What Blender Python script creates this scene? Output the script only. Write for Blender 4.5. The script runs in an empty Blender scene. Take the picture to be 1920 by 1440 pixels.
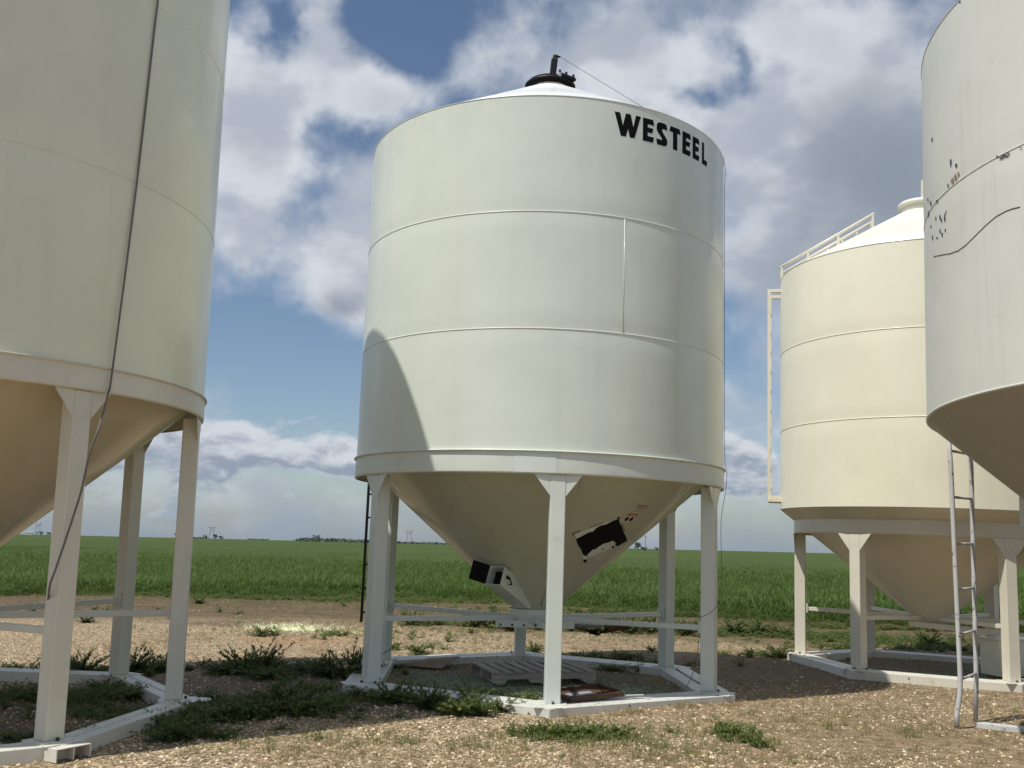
import bpy, bmesh, math, random
import numpy as np
from mathutils import Vector, Matrix

random.seed(7)
RNG = np.random.default_rng(11)
PI = math.pi
rad = math.radians
sc = bpy.context.scene
col = sc.collection

# ------------------------------------------------------------------ camera
EYE = 1.5985
ROLL, PITCH = rad(1.3499), rad(9.2952)
FPX = 1848.55
fwd = Vector((0, math.cos(PITCH), math.sin(PITCH)))
up0 = Vector((0, -math.sin(PITCH), math.cos(PITCH)))
rt0 = Vector((1, 0, 0))
rgt = math.cos(ROLL) * rt0 + math.sin(ROLL) * up0
upv = -math.sin(ROLL) * rt0 + math.cos(ROLL) * up0
cd = bpy.data.cameras.new('camera')
cam = bpy.data.objects.new('camera', cd)
col.objects.link(cam)
cam.matrix_world = Matrix((
    (rgt.x, upv.x, -fwd.x, 0),
    (rgt.y, upv.y, -fwd.y, 0),
    (rgt.z, upv.z, -fwd.z, EYE),
    (0, 0, 0, 1)))
cd.sensor_fit = 'HORIZONTAL'
cd.sensor_width = 36
cd.lens = FPX / 1920 * 36
cd.clip_start = 0.05
cd.clip_end = 9000
sc.camera = cam

# ------------------------------------------------------------------ light
SUN_AZ, SUN_EL = rad(-140.5), rad(62)          # direction towards the sun (math azimuth)
sun_dir = Vector((math.cos(SUN_EL) * math.cos(SUN_AZ), math.cos(SUN_EL) * math.sin(SUN_AZ), math.sin(SUN_EL)))
sd = bpy.data.lights.new('sun', 'SUN')
sd.energy = 4.3
sd.angle = rad(0.55)
sd.color = (1.0, 0.955, 0.87)
so = bpy.data.objects.new('sun', sd)
col.objects.link(so)
so.rotation_euler = sun_dir.to_track_quat('Z', 'Y').to_euler()
so.location = (-20, -20, 40)

vs = sc.view_settings
vs.view_transform = 'Standard'
try:
    vs.look = 'None'
except Exception:
    pass
vs.gamma = 1
vs.use_curve_mapping = False
vs.exposure = 0.0
SKY_STRENGTH = 0.095

# ------------------------------------------------------------------ node helper


class NT:
    def __init__(self, tree):
        self.t = tree
        self.n = tree.nodes
        self.l = tree.links

    def set(self, sock, v):
        if isinstance(v, bpy.types.NodeSocket):
            self.l.new(v, sock)
        elif v is not None:
            try:
                sock.default_value = v
            except Exception:
                sock.default_value = (*v, 1.0)

    def math(self, op, a, b=None, c=None, clamp=False):
        nd = self.n.new('ShaderNodeMath')
        nd.operation = op
        nd.use_clamp = clamp
        for i, v in enumerate((a, b, c)):
            if v is not None:
                self.set(nd.inputs[i], v)
        return nd.outputs[0]

    def add(self, a, b): return self.math('ADD', a, b)
    def sub(self, a, b): return self.math('SUBTRACT', a, b)
    def mul(self, a, b): return self.math('MULTIPLY', a, b)

    def smooth(self, x, a, b, c=0.0, d=1.0):
        nd = self.n.new('ShaderNodeMapRange')
        nd.interpolation_type = 'SMOOTHSTEP'
        self.set(nd.inputs['Value'], x)
        nd.inputs['From Min'].default_value = a
        nd.inputs['From Max'].default_value = b
        nd.inputs['To Min'].default_value = c
        nd.inputs['To Max'].default_value = d
        return nd.outputs[0]

    def noise(self, vec, scale, detail=4, rough=0.55, out='Fac', dist=0.0):
        nd = self.n.new('ShaderNodeTexNoise')
        if vec is not None:
            self.set(nd.inputs['Vector'], vec)
        nd.inputs['Scale'].default_value = scale
        nd.inputs['Detail'].default_value = detail
        nd.inputs['Roughness'].default_value = rough
        nd.inputs['Distortion'].default_value = dist
        return nd.outputs[out]

    def voronoi(self, vec, scale, feature='F1', out='Distance', rnd=1.0):
        nd = self.n.new('ShaderNodeTexVoronoi')
        nd.feature = feature
        if vec is not None:
            self.set(nd.inputs['Vector'], vec)
        nd.inputs['Scale'].default_value = scale
        nd.inputs['Randomness'].default_value = rnd
        return nd.outputs[out]

    def ramp(self, x, stops, interp='LINEAR'):
        nd = self.n.new('ShaderNodeValToRGB')
        cr = nd.color_ramp
        cr.interpolation = interp
        while len(cr.elements) > 1:
            cr.elements.remove(cr.elements[-1])
        cr.elements[0].position = stops[0][0]
        cr.elements[0].color = (*stops[0][1], 1)
        for p, c in stops[1:]:
            e = cr.elements.new(p)
            e.color = (*c, 1)
        self.set(nd.inputs[0], x)
        return nd.outputs[0]

    def mix(self, f, a, b, blend='MIX'):
        nd = self.n.new('ShaderNodeMix')
        nd.data_type = 'RGBA'
        nd.blend_type = blend
        self.set(nd.inputs[0], f)
        self.set(nd.inputs[6], a if isinstance(a, bpy.types.NodeSocket) else (*a, 1))
        self.set(nd.inputs[7], b if isinstance(b, bpy.types.NodeSocket) else (*b, 1))
        return nd.outputs[2]

    def xyz(self, v):
        nd = self.n.new('ShaderNodeSeparateXYZ')
        self.set(nd.inputs[0], v)
        return nd.outputs

    def comb(self, x, y, z):
        nd = self.n.new('ShaderNodeCombineXYZ')
        for i, v in enumerate((x, y, z)):
            self.set(nd.inputs[i], v)
        return nd.outputs[0]

    def vmul(self, v, s):
        nd = self.n.new('ShaderNodeVectorMath')
        nd.operation = 'MULTIPLY'
        self.set(nd.inputs[0], v)
        nd.inputs[1].default_value = s
        return nd.outputs[0]

    def vadd(self, v, s):
        nd = self.n.new('ShaderNodeVectorMath')
        nd.operation = 'ADD'
        self.set(nd.inputs[0], v)
        nd.inputs[1].default_value = s
        return nd.outputs[0]

    def bump(self, h, strength, dist, normal=None):
        nd = self.n.new('ShaderNodeBump')
        nd.inputs['Strength'].default_value = strength
        nd.inputs['Distance'].default_value = dist
        self.set(nd.inputs['Height'], h)
        if normal is not None:
            self.set(nd.inputs['Normal'], normal)
        return nd.outputs[0]


# ------------------------------------------------------------------ sky
world = bpy.data.worlds.new('World')
sc.world = world
world.use_nodes = True
wt = world.node_tree
wt.nodes.clear()
W = NT(wt)
tc = wt.nodes.new('ShaderNodeTexCoord')
dirv = tc.outputs['Generated']
sky = wt.nodes.new('ShaderNodeTexSky')
sky.sky_type = 'NISHITA'
sky.sun_disc = False
sky.sun_elevation = SUN_EL
sky.sun_rotation = math.atan2(sun_dir.x, sun_dir.y)
sky.air_density = 1.0
sky.dust_density = 0.7
sky.ozone_density = 2.2

# cloud masses (azimuth, elevation, widths in degrees, weight)
BLOBS = [
    (-14.6, 28.0, 1.9, 2.2, -0.50), (-7.0, 29.6, 4.2, 2.4, -0.55), (-15.6, 22.6, 3.0, 3.4, 0.46), (-17.4, 26.0, 1.3, 2.6, 0.30),
    (-16.4, 16.6, 2.0, 1.6, 0.40), (-12.2, 28.4, 2.0, 1.9, 0.48), (-8.4, 26.0, 2.6, 1.7, 0.50), (-5.6, 22.6, 3.0, 2.4, -0.28), (-12.6, 19.4, 1.2, 1.6, -0.25),
    (5.0, 27.5, 6.4, 3.2, 0.38), (21.5, 21.0, 6.2, 6.8, 0.85), (13.2, 23.4, 2.6, 2.0, 0.45), (17.6, 28.2, 2.6, 1.8, 0.40),
    (13.9, 27.2, 1.2, 1.6, -0.42), (11.4, 25.7, 1.4, 0.9, -0.40), (-10.2, 22.2, 2.4, 2.0, -0.42), (-13.2, 17.4, 1.4, 1.4, -0.30), (9.0, 29.5, 2.0, 1.2, -0.25),
    (-10.6, 15.6, 2.3, 3.1, 0.46), (-15.0, 11.4, 5.5, 2.6, -0.62), (-12.5, 6.0, 9.0, 2.2, -0.30), (13.5, 9.0, 4.0, 5.0, 0.20), (15.0, 15.5, 4.0, 3.0, 0.32),
]
DARK = [(21.8, 20.5, 6.0, 5.5, 0.95), (-10.6, 13.2, 2.5, 1.2, 0.8), (-8.0, 24.8, 2.2, 0.9, 0.4), (-13, 3.6, 12, 1.6, 0.35), (4.0, 29.5, 5.0, 1.8, 0.35), (15, 13, 6, 5, 0.6)]


def gauss(nt, u, v, b):
    a = nt.math('DIVIDE', nt.sub(u, rad(b[0])), rad(b[2]))
    c = nt.math('DIVIDE', nt.sub(v, rad(b[1])), rad(b[3]))
    e = nt.math('MULTIPLY', nt.add(nt.mul(a, a), nt.mul(c, c)), -1.0)
    return nt.mul(nt.math('EXPONENT', e), b[4])


def density(nt, d):
    x, y, z = nt.xyz(d)
    # layers close up towards the horizon
    zc_ = nt.math('MAXIMUM', z, 0.0)
    ez = nt.sub(1.0, nt.math('EXPONENT', nt.mul(zc_, -13.0)))
    p = nt.comb(x, y, nt.add(z, nt.mul(ez, 0.13)))
    f1 = nt.noise(p, 6.0, 10, 0.53, dist=0.1)
    f2 = nt.noise(p, 2.2, 3, 0.5)
    bil = nt.math('ABSOLUTE', nt.sub(nt.noise(nt.vadd(p, (4.2, 0.3, 1.1)), 17.0, 7, 0.6), 0.5))
    wob = nt.noise(d, 9.0, 4, 0.6)
    wob = nt.mul(nt.sub(wob, 0.5), 0.12)
    wob2 = nt.mul(nt.sub(nt.noise(nt.vadd(d, (3.1, 1.7, 0.4)), 9.0, 4, 0.6), 0.5), 0.10)
    u = nt.add(nt.math('ARCTAN2', x, y), wob)
    v = nt.add(nt.math('ARCSINE', z), wob2)
    m = nt.mul(nt.sub(f2, 0.5), 0.5)
    for b in BLOBS:
        m = nt.add(m, gauss(nt, u, v, b))
    dk = None
    for b in DARK:
        g = gauss(nt, u, v, b)
        dk = g if dk is None else nt.add(dk, g)
    cov = nt.add(nt.add(nt.mul(nt.sub(f1, 0.5), 2.1), nt.mul(bil, -0.5)), nt.add(m, 0.03))
    return cov, dk, v


def billow(nt, d):
    x, y, z = nt.xyz(d)
    p = nt.comb(x, y, nt.mul(z, 1.5))
    return nt.noise(p, 7.0, 4, 0.5)


cov, dark, vel = density(W, dirv)
alpha = W.smooth(cov, -0.20, 0.42)
thick = W.smooth(cov, 0.12, 0.85)
relief = W.smooth(W.sub(billow(W, dirv), billow(W, W.vadd(dirv, (-0.016, 0.0, 0.030)))), -0.085, 0.085)
lit = W.mix(relief, (0.52, 0.57, 0.665), (0.80, 0.84, 0.895))
lit = W.mix(W.mul(thick, 0.42), lit, (0.47, 0.515, 0.59))
lit = W.mix(W.math('MULTIPLY', W.mul(dark, W.smooth(cov, 0.0, 0.55)), 0.95, clamp=True), lit, (0.285, 0.335, 0.41))
# a deck of small far cumulus standing low round the whole horizon
def low_deck(nt, d):
    x, y, z = nt.xyz(d)
    p = nt.comb(nt.mul(x, 13.0), nt.mul(y, 13.0), nt.mul(z, 27.0))
    n1 = nt.noise(p, 1.0, 8, 0.58, dist=0.2)
    n2 = nt.noise(nt.vadd(p, (7.0, 3.0, 1.0)), 0.33, 3, 0.5)
    v = nt.math('ARCSINE', z)
    a = nt.math("DIVIDE", nt.sub(v, rad(4.7)), rad(2.5))
    band = nt.math('EXPONENT', nt.mul(nt.mul(a, a), -1.0))
    return nt.add(nt.add(nt.mul(nt.sub(n1, 0.5), 1.9), nt.mul(nt.sub(n2, 0.5), 0.8)), nt.sub(nt.mul(band, 0.78), 0.42))


ld = low_deck(W, dirv)
ld_up = low_deck(W, W.vadd(dirv, (0.0, 0.0, 0.011)))
la_ = W.smooth(ld, -0.04, 0.22)
lshade = W.smooth(W.sub(ld, ld_up), -0.20, 0.32)
llit = W.mix(lshade, (0.34, 0.40, 0.50), (0.72, 0.765, 0.83))
lit = W.mix(la_, lit, llit)
alpha = W.math('MAXIMUM', alpha, la_)
bg1 = wt.nodes.new('ShaderNodeBackground')
bg2 = wt.nodes.new('ShaderNodeBackground')
wt.links.new(sky.outputs[0], bg1.inputs[0])
bg1.inputs[1].default_value = SKY_STRENGTH
wt.links.new(lit, bg2.inputs[0])
bg2.inputs[1].default_value = 0.88
mx = wt.nodes.new('ShaderNodeMixShader')
wt.links.new(alpha, mx.inputs[0])
wt.links.new(bg1.outputs[0], mx.inputs[1])
wt.links.new(bg2.outputs[0], mx.inputs[2])
# pale air low over the horizon
bg3 = wt.nodes.new('ShaderNodeBackground')
bg3.inputs[0].default_value = (0.30, 0.375, 0.465, 1)
bg3.inputs[1].default_value = 0.92
mh = wt.nodes.new('ShaderNodeMixShader')
wt.links.new(W.smooth(vel, rad(4.5), rad(-0.5), 0.0, 0.80), mh.inputs[0])
wt.links.new(mx.outputs[0], mh.inputs[1])
wt.links.new(bg3.outputs[0], mh.inputs[2])
wo = wt.nodes.new('ShaderNodeOutputWorld')
wt.links.new(mh.outputs[0], wo.inputs[0])
try:
    world.cycles.sampling_method = 'MANUAL'
    world.cycles.sample_map_resolution = 512
except Exception:
    pass
try:
    sc.cycles.max_bounces = 6
    sc.cycles.diffuse_bounces = 4
    sc.cycles.glossy_bounces = 3
    sc.cycles.caustics_reflective = False
    sc.cycles.caustics_refractive = False
    sc.cycles.sample_clamp_indirect = 6
except Exception:
    pass

# ------------------------------------------------------------------ materials


def new_mat(name):
    m = bpy.data.materials.new(name)
    m.use_nodes = True
    nt = NT(m.node_tree)
    bs = m.node_tree.nodes['Principled BSDF']
    return m, nt, bs


def coords(nt, kind='Object'):
    n = nt.n.new('ShaderNodeTexCoord')
    return n.outputs[kind]


def world_pos(nt):
    return nt.n.new('ShaderNodeNewGeometry').outputs['Position']


def paint(name, c, rough=0.32, streak=0.06, dirt=0.0, rust=0.0, orange=0.17, coat=0.0, streak_col=None):
    m, nt, bs = new_mat(name)
    p = coords(nt)
    n1 = nt.noise(p, 0.9, 5, 0.6)
    c2 = tuple(v * 0.92 for v in c)
    colr = nt.mix(nt.smooth(n1, 0.35, 0.7), c, c2)
    st = nt.noise(nt.vmul(p, (7.0, 7.0, 0.35)), 1.0, 5, 0.65)
    sc_ = streak_col or (c[0] * 0.72, c[1] * 0.72, c[2] * 0.66)
    colr = nt.mix(nt.smooth(st, 0.5, 0.8, 0.0, streak * 4), colr, sc_)
    fine = nt.noise(p, 60, 3, 0.6)
    colr = nt.mix(nt.smooth(fine, 0.62, 0.8, 0, 0.10), colr, tuple(v * 0.6 for v in c))
    if dirt > 0:
        d = nt.noise(p, 5.5, 8, 0.7)
        colr = nt.mix(nt.smooth(d, 0.56, 0.76, 0, dirt), colr, (0.20, 0.16, 0.11))
    if rust > 0:
        d = nt.noise(nt.vadd(p, (5, 2, 9)), 14, 6, 0.7)
        colr = nt.mix(nt.smooth(d, 0.70 - rust * 0.1, 0.74 - rust * 0.1), colr, (0.11, 0.05, 0.022))
    nt.set(bs.inputs['Base Color'], colr)
    bs.inputs['Roughness'].default_value = rough
    nt.set(bs.inputs['Roughness'], nt.smooth(n1, 0.3, 0.75, rough * 0.85, rough * 1.25))
    bs.inputs['Coat Weight'].default_value = coat
    bs.inputs['Coat Roughness'].default_value = 0.10
    h = nt.add(nt.mul(nt.noise(p, 1.4, 2, 0.5), 3.0), nt.mul(nt.noise(p, 130, 2, 0.5), 0.05))
    nt.set(bs.inputs['Normal'], nt.bump(h, orange, 0.02))
    return m


def plain(name, c, rough=0.6, var=0.25, scale=20, metal=0.0, bump=0.15, spec=0.5):
    m, nt, bs = new_mat(name)
    p = coords(nt)
    n = nt.noise(p, scale, 6, 0.65)
    nt.set(bs.inputs['Base Color'], nt.mix(n, tuple(v * (1 - var) for v in c), tuple(min(1, v * (1 + var)) for v in c)))
    bs.inputs['Roughness'].default_value = rough
    bs.inputs['Metallic'].default_value = metal
    bs.inputs['Specular IOR Level'].default_value = spec
    nt.set(bs.inputs['Normal'], nt.bump(nt.noise(p, scale * 4, 4, 0.6), bump, 0.01))
    return m


def leaf_mat(name, a, b, rough=0.55, trans=0.35):
    m, nt, bs = new_mat(name)
    oi = nt.n.new('ShaderNodeObjectInfo').outputs['Random']
    g = nt.n.new('ShaderNodeNewGeometry')
    r2 = g.outputs['Random Per Island']
    f = nt.math('ADD', nt.mul(oi, 0.5), nt.mul(r2, 0.5))
    colr = nt.mix(f, a, b)
    nt.set(bs.inputs['Base Color'], colr)
    bs.inputs['Roughness'].default_value = rough
    bs.inputs['Specular IOR Level'].default_value = 0.3
    tr = nt.n.new('ShaderNodeBsdfTranslucent')
    nt.set(tr.inputs[0], nt.mix(0.5, colr, (b[0] * 1.5, b[1] * 1.6, b[2])))
    ms = nt.n.new('ShaderNodeMixShader')
    ms.inputs[0].default_value = trans
    out = nt.n['Material Output']
    nt.l.new(bs.outputs[0], ms.inputs[1])
    nt.l.new(tr.outputs[0], ms.inputs[2])
    nt.l.new(ms.outputs[0], out.inputs[0])
    return m


M = {}
M['white'] = paint('white_paint', (0.68, 0.727, 0.662), rough=0.36, coat=0.35, streak=0.05)
M['white_roof'] = paint('white_roof_paint', (0.80, 0.82, 0.81), rough=0.3, coat=0.15)
M['white_frame'] = paint('white_frame_paint', (0.665, 0.715, 0.66), rough=0.35, dirt=0.25, rust=0.3)
M['white_base'] = paint('white_base_paint', (0.68, 0.69, 0.64), rough=0.42, dirt=0.85, rust=1.0)
M['cream'] = paint('cream_paint', (0.80, 0.805, 0.635), rough=0.33, coat=0.35, streak=0.05)
M['cream_frame'] = paint('cream_frame_paint', (0.70, 0.685, 0.59), rough=0.35, dirt=0.12, rust=0.1)
M['cream_base'] = paint('cream_base_paint', (0.70, 0.685, 0.60), rough=0.4, dirt=0.5, rust=0.55)
M['ivory'] = paint('ivory_paint', (0.86, 0.835, 0.665), rough=0.36, coat=0.2, streak=0.03)
M['ivory_roof'] = paint('ivory_roof_paint', (0.80, 0.78, 0.68), rough=0.3)
M['ivory_frame'] = paint('ivory_frame_paint', (0.74, 0.70, 0.585), rough=0.35, dirt=0.2, rust=0.2)
M['old'] = paint('weathered_white_paint', (0.635, 0.645, 0.59), rough=0.5, streak=0.07, dirt=0.12, streak_col=(0.30, 0.33, 0.36))
M['old_frame'] = paint('weathered_ladder_paint', (0.55, 0.565, 0.57), rough=0.5, dirt=0.35, rust=1.0)
M['white_cone'] = paint('darker_white_cone_paint', (0.49, 0.50, 0.385), rough=0.33, coat=0.35, dirt=0.12)  # hopper cones: darker and yellower than their walls, with flecks of dirt
M['cream_cone'] = paint('darker_cream_cone_paint', (0.60, 0.535, 0.39), rough=0.33, coat=0.35, dirt=0.12)
M['ivory_cone'] = paint('darker_ivory_cone_paint', (0.70, 0.64, 0.495), rough=0.36, coat=0.2, dirt=0.1)
M['old_cone'] = paint('darker_old_cone_paint', (0.36, 0.335, 0.28), rough=0.6, streak=0.1, dirt=0.3)
M['mint'] = paint('mint_touch_up_paint', (0.66, 0.715, 0.675), rough=0.34)
M['black'] = plain('black_rubber', (0.006, 0.006, 0.006), 0.75, 0.3, spec=0.15)
M['black_gloss'] = plain('black_painted_steel', (0.006, 0.006, 0.007), 0.45, 0.3, spec=0.3)
M['letter'] = plain('black_lettering', (0.004, 0.004, 0.005), 0.7, 0.2, spec=0.12)
M['dark'] = plain('shade_and_print_black', (0.012, 0.012, 0.011), 0.9, 0.3, spec=0.1)  # near black for the painted chute shade and the label print
M['rust'] = plain('rusty_steel', (0.075, 0.036, 0.02), 0.75, 0.65, 9)
M['rust_light'] = plain('rusty_sheet', (0.24, 0.17, 0.11), 0.7, 0.6, 5)
M['galv'] = plain('grey_sheet_metal', (0.27, 0.30, 0.33), 0.5, 0.25, 6)
M['bolt'] = plain('dark_bolt', (0.04, 0.035, 0.03), 0.5, 0.3)
M['rope'] = plain('grey_rope', (0.16, 0.155, 0.15), 0.8, 0.4, 60)
M['string'] = plain('white_string', (0.7, 0.68, 0.6), 0.8, 0.2)
M['red'] = plain('red_print', (0.30, 0.02, 0.02), 0.5, 0.15)
M['label_white'] = plain('label_white', (0.62, 0.58, 0.48), 0.5, 0.08)
M['old_chip'] = plain('bare_dark_steel_chip', (0.06, 0.065, 0.085), 0.6, 0.4, 30)
M['scuff'] = plain('brown_scuff', (0.25, 0.19, 0.14), 0.7, 0.5, 40)
M['seamline'] = paint('weld_bead_paint', (0.74, 0.75, 0.70), rough=0.35)
M['tree_bark'] = plain('bark', (0.08, 0.06, 0.045), 0.9, 0.3)
M['lattice'] = plain('galvanised_lattice', (0.12, 0.13, 0.14), 0.6, 0.2)

# grey weathered wood
m, nt, bs = new_mat('weathered_wood')
p = coords(nt)
gr = nt.noise(nt.vmul(p, (2.0, 40.0, 40.0)), 1.0, 6, 0.65)
g2 = nt.noise(p, 3.0, 4, 0.6)
oi = nt.n.new('ShaderNodeObjectInfo').outputs['Random']
wc = nt.ramp(gr, [(0.25, (0.20, 0.175, 0.14)), (0.5, (0.44, 0.40, 0.335)), (0.75, (0.60, 0.56, 0.49))])
wc = nt.mix(nt.smooth(g2, 0.4, 0.75, 0, 0.45), wc, (0.20, 0.17, 0.135))
wc = nt.mix(nt.mul(oi, 0.35), wc, (0.22, 0.20, 0.17))
nt.set(bs.inputs['Base Color'], wc)
bs.inputs['Roughness'].default_value = 0.85
nt.set(bs.inputs['Normal'], nt.bump(gr, 0.4, 0.01))
M['wood'] = m

M['weed_dark'] = leaf_mat('weed_leaf', (0.085, 0.125, 0.034), (0.17, 0.21, 0.068), trans=0.35)
M['weed_mid'] = leaf_mat('weed_leaf_bright', (0.075, 0.115, 0.032), (0.145, 0.18, 0.065), trans=0.3)
M['weed_stem'] = plain('weed_stem', (0.09, 0.09, 0.04), 0.7, 0.3)
M['dry'] = leaf_mat('dry_grass', (0.20, 0.155, 0.08), (0.42, 0.34, 0.20), trans=0.25)
M['grass'] = leaf_mat('short_grass', (0.12, 0.14, 0.045), (0.25, 0.255, 0.11), trans=0.3)
M['crop'] = leaf_mat('crop_leaf', (0.036, 0.076, 0.014), (0.118, 0.176, 0.036), rough=0.5, trans=0.3)
M['tree_leaf'] = leaf_mat('far_tree_leaf', (0.045, 0.065, 0.05), (0.075, 0.10, 0.07), trans=0.15)

# gravel stones: every instance its own tone
m, nt, bs = new_mat('gravel_stone')
oi = nt.n.new('ShaderNodeObjectInfo').outputs['Random']
nt.set(bs.inputs['Base Color'], nt.ramp(oi, [(0.0, (0.11, 0.075, 0.042)), (0.25, (0.27, 0.195, 0.112)), (0.55, (0.45, 0.35, 0.22)), (0.85, (0.66, 0.545, 0.37)), (1.0, (0.80, 0.71, 0.54))]))
bs.inputs['Roughness'].default_value = 0.8
M['stone'] = m

# spilled seed
m, nt, bs = new_mat('yellow_green_seed')
oi = nt.n.new('ShaderNodeObjectInfo').outputs['Random']
nt.set(bs.inputs['Base Color'], nt.mix(oi, (0.60, 0.64, 0.36), (0.82, 0.85, 0.58)))
bs.inputs['Roughness'].default_value = 0.7
M['seed_bright'] = m
m, nt, bs = new_mat('pale_green_seed')
oi = nt.n.new('ShaderNodeObjectInfo').outputs['Random']
nt.set(bs.inputs['Base Color'], nt.mix(oi, (0.17, 0.25, 0.17), (0.34, 0.43, 0.30)))
bs.inputs['Roughness'].default_value = 0.8
M['seed_green'] = m

# crop seen from afar (canopy sheet)
m, nt, bs = new_mat('crop_canopy')
p = world_pos(nt)
n1 = nt.noise(nt.vmul(p, (1.0, 0.35, 1.0)), 2.2, 8, 0.75)
n2 = nt.noise(nt.vmul(p, (1.0, 0.25, 1.0)), 0.06, 5, 0.6)
n3 = nt.noise(nt.vmul(p, (1.0, 0.10, 1.0)), 0.012, 4, 0.55)
cc = nt.ramp(n1, [(0.3, (0.024, 0.044, 0.006)), (0.55, (0.060, 0.092, 0.013)), (0.75, (0.115, 0.150, 0.026))])
cc = nt.mix(nt.smooth(n2, 0.4, 0.65, 0, 0.35), cc, (0.085, 0.118, 0.018))
cc = nt.mix(nt.smooth(n3, 0.45, 0.65, 0, 0.35), cc, (0.040, 0.070, 0.012))
nt.set(bs.inputs['Base Color'], cc)
bs.inputs['Roughness'].default_value = 0.75
bs.inputs['Specular IOR Level'].default_value = 0.2
nt.set(bs.inputs['Normal'], nt.bump(n1, 0.7, 0.3))
M['canopy'] = m

# ground
m, nt, bs = new_mat('gravel_and_soil')
p = world_pos(nt)
x, y, z = nt.xyz(p)
flat = nt.comb(x, y, 0.0)
wv = nt.noise(flat, 0.35, 6, 0.62)
wv2 = nt.noise(nt.vadd(flat, (31, 7, 0)), 1.1, 6, 0.65)
cell = nt.voronoi(flat, 34, out='Color')
cellx = nt.xyz(cell)[0]
cd_ = nt.voronoi(flat, 34, out='Distance')
cell2 = nt.xyz(nt.voronoi(flat, 75, out='Color'))[1]
grav = nt.ramp(nt.add(nt.mul(cellx, 0.65), nt.mul(cell2, 0.35)), [(0.0, (0.10, 0.068, 0.038)), (0.22, (0.24, 0.172, 0.10)), (0.45, (0.40, 0.305, 0.185)), (0.75, (0.56, 0.445, 0.285)), (1.0, (0.70, 0.59, 0.41))])
grav = nt.mix(nt.smooth(cd_, 0.35, 0.75, 0, 0.7), grav, (0.085, 0.06, 0.042))
fine = nt.noise(flat, 22, 7, 0.75)
soil = nt.ramp(nt.add(nt.mul(fine, 0.5), nt.mul(nt.noise(flat, 6.0, 8, 0.8), 0.5)), [(0.36, (0.070, 0.050, 0.034)), (0.5, (0.14, 0.10, 0.066)), (0.64, (0.27, 0.205, 0.14))])
mott = nt.noise(nt.vmul(flat, (1, 1.5, 1)), 5.0, 8, 0.8)
straw = nt.ramp(nt.add(nt.mul(nt.noise(nt.vmul(flat, (1, 1.6, 1)), 30, 6, 0.8), 0.45), nt.mul(mott, 0.55)), [(0.38, (0.075, 0.052, 0.030)), (0.5, (0.225, 0.165, 0.10)), (0.60, (0.46, 0.37, 0.24))])
# thin gravel patches let soil and dead grass through
side = nt.smooth(x, -2.0, 2.5, -0.09, 0.08)
c1 = nt.mix(nt.smooth(nt.add(nt.add(nt.mul(wv, 0.6), nt.mul(wv2, 0.4)), side), 0.46, 0.58, 0, 0.85), grav, straw)
c1 = nt.mix(nt.smooth(nt.noise(nt.vadd(flat, (9, 40, 0)), 0.7, 6, 0.65), 0.56, 0.74, 0, 0.6), c1, soil)
# tilled strip beside the field
ystrip = nt.add(y, nt.add(nt.mul(nt.sub(wv2, 0.5), 2.6), nt.mul(nt.math('ABSOLUTE', nt.sub(x, -4.0)), 0.16)))
furrow = nt.noise(nt.vmul(flat, (0.35, 2.6, 1.0)), 1.6, 7, 0.7)
clod = nt.noise(flat, 6.5, 6, 0.75)
soil2 = nt.ramp(nt.add(nt.mul(furrow, 0.55), nt.mul(clod, 0.45)), [(0.36, (0.040, 0.026, 0.012)), (0.5, (0.102, 0.072, 0.036)), (0.62, (0.21, 0.158, 0.088))])
c1 = nt.mix(nt.smooth(ystrip, 18.6, 21.8, 0, 0.93), c1, soil2)
# wheel-worn reddish and damp patches, then bin shade painted into the soil colour
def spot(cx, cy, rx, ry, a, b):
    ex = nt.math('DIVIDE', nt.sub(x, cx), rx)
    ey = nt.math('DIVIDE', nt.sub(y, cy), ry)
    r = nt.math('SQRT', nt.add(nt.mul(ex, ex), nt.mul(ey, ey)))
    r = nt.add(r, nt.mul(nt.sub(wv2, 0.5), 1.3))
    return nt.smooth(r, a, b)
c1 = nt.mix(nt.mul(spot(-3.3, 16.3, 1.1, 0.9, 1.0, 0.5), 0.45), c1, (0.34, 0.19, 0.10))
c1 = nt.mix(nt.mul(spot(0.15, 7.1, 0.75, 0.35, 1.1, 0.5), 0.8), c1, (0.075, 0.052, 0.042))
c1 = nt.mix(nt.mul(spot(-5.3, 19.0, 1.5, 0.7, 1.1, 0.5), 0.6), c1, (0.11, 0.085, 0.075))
c1 = nt.mix(nt.mul(spot(-2.6, 10.6, 2.3, 1.5, 1.15, 0.7), 0.7), c1, nt.mix(fine, (0.07, 0.05, 0.038), (0.21, 0.16, 0.12)))  # from here on: ground darkened where the bins' shade falls, painted shade
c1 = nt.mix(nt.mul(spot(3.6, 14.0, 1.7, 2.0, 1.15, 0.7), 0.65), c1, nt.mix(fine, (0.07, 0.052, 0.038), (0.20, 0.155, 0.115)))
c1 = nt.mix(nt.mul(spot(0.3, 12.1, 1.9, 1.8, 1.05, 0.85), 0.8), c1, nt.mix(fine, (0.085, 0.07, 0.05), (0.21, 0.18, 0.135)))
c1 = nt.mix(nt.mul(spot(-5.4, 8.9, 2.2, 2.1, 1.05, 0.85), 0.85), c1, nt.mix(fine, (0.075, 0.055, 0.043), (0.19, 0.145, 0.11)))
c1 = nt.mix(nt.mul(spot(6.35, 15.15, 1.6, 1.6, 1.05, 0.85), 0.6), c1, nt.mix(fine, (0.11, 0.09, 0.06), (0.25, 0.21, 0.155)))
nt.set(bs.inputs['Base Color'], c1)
bs.inputs['Roughness'].default_value = 0.9
bs.inputs['Specular IOR Level'].default_value = 0.25
hh = nt.add(nt.mul(nt.smooth(cd_, 0.7, 0.0), 0.6), nt.mul(fine, 0.8))
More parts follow.
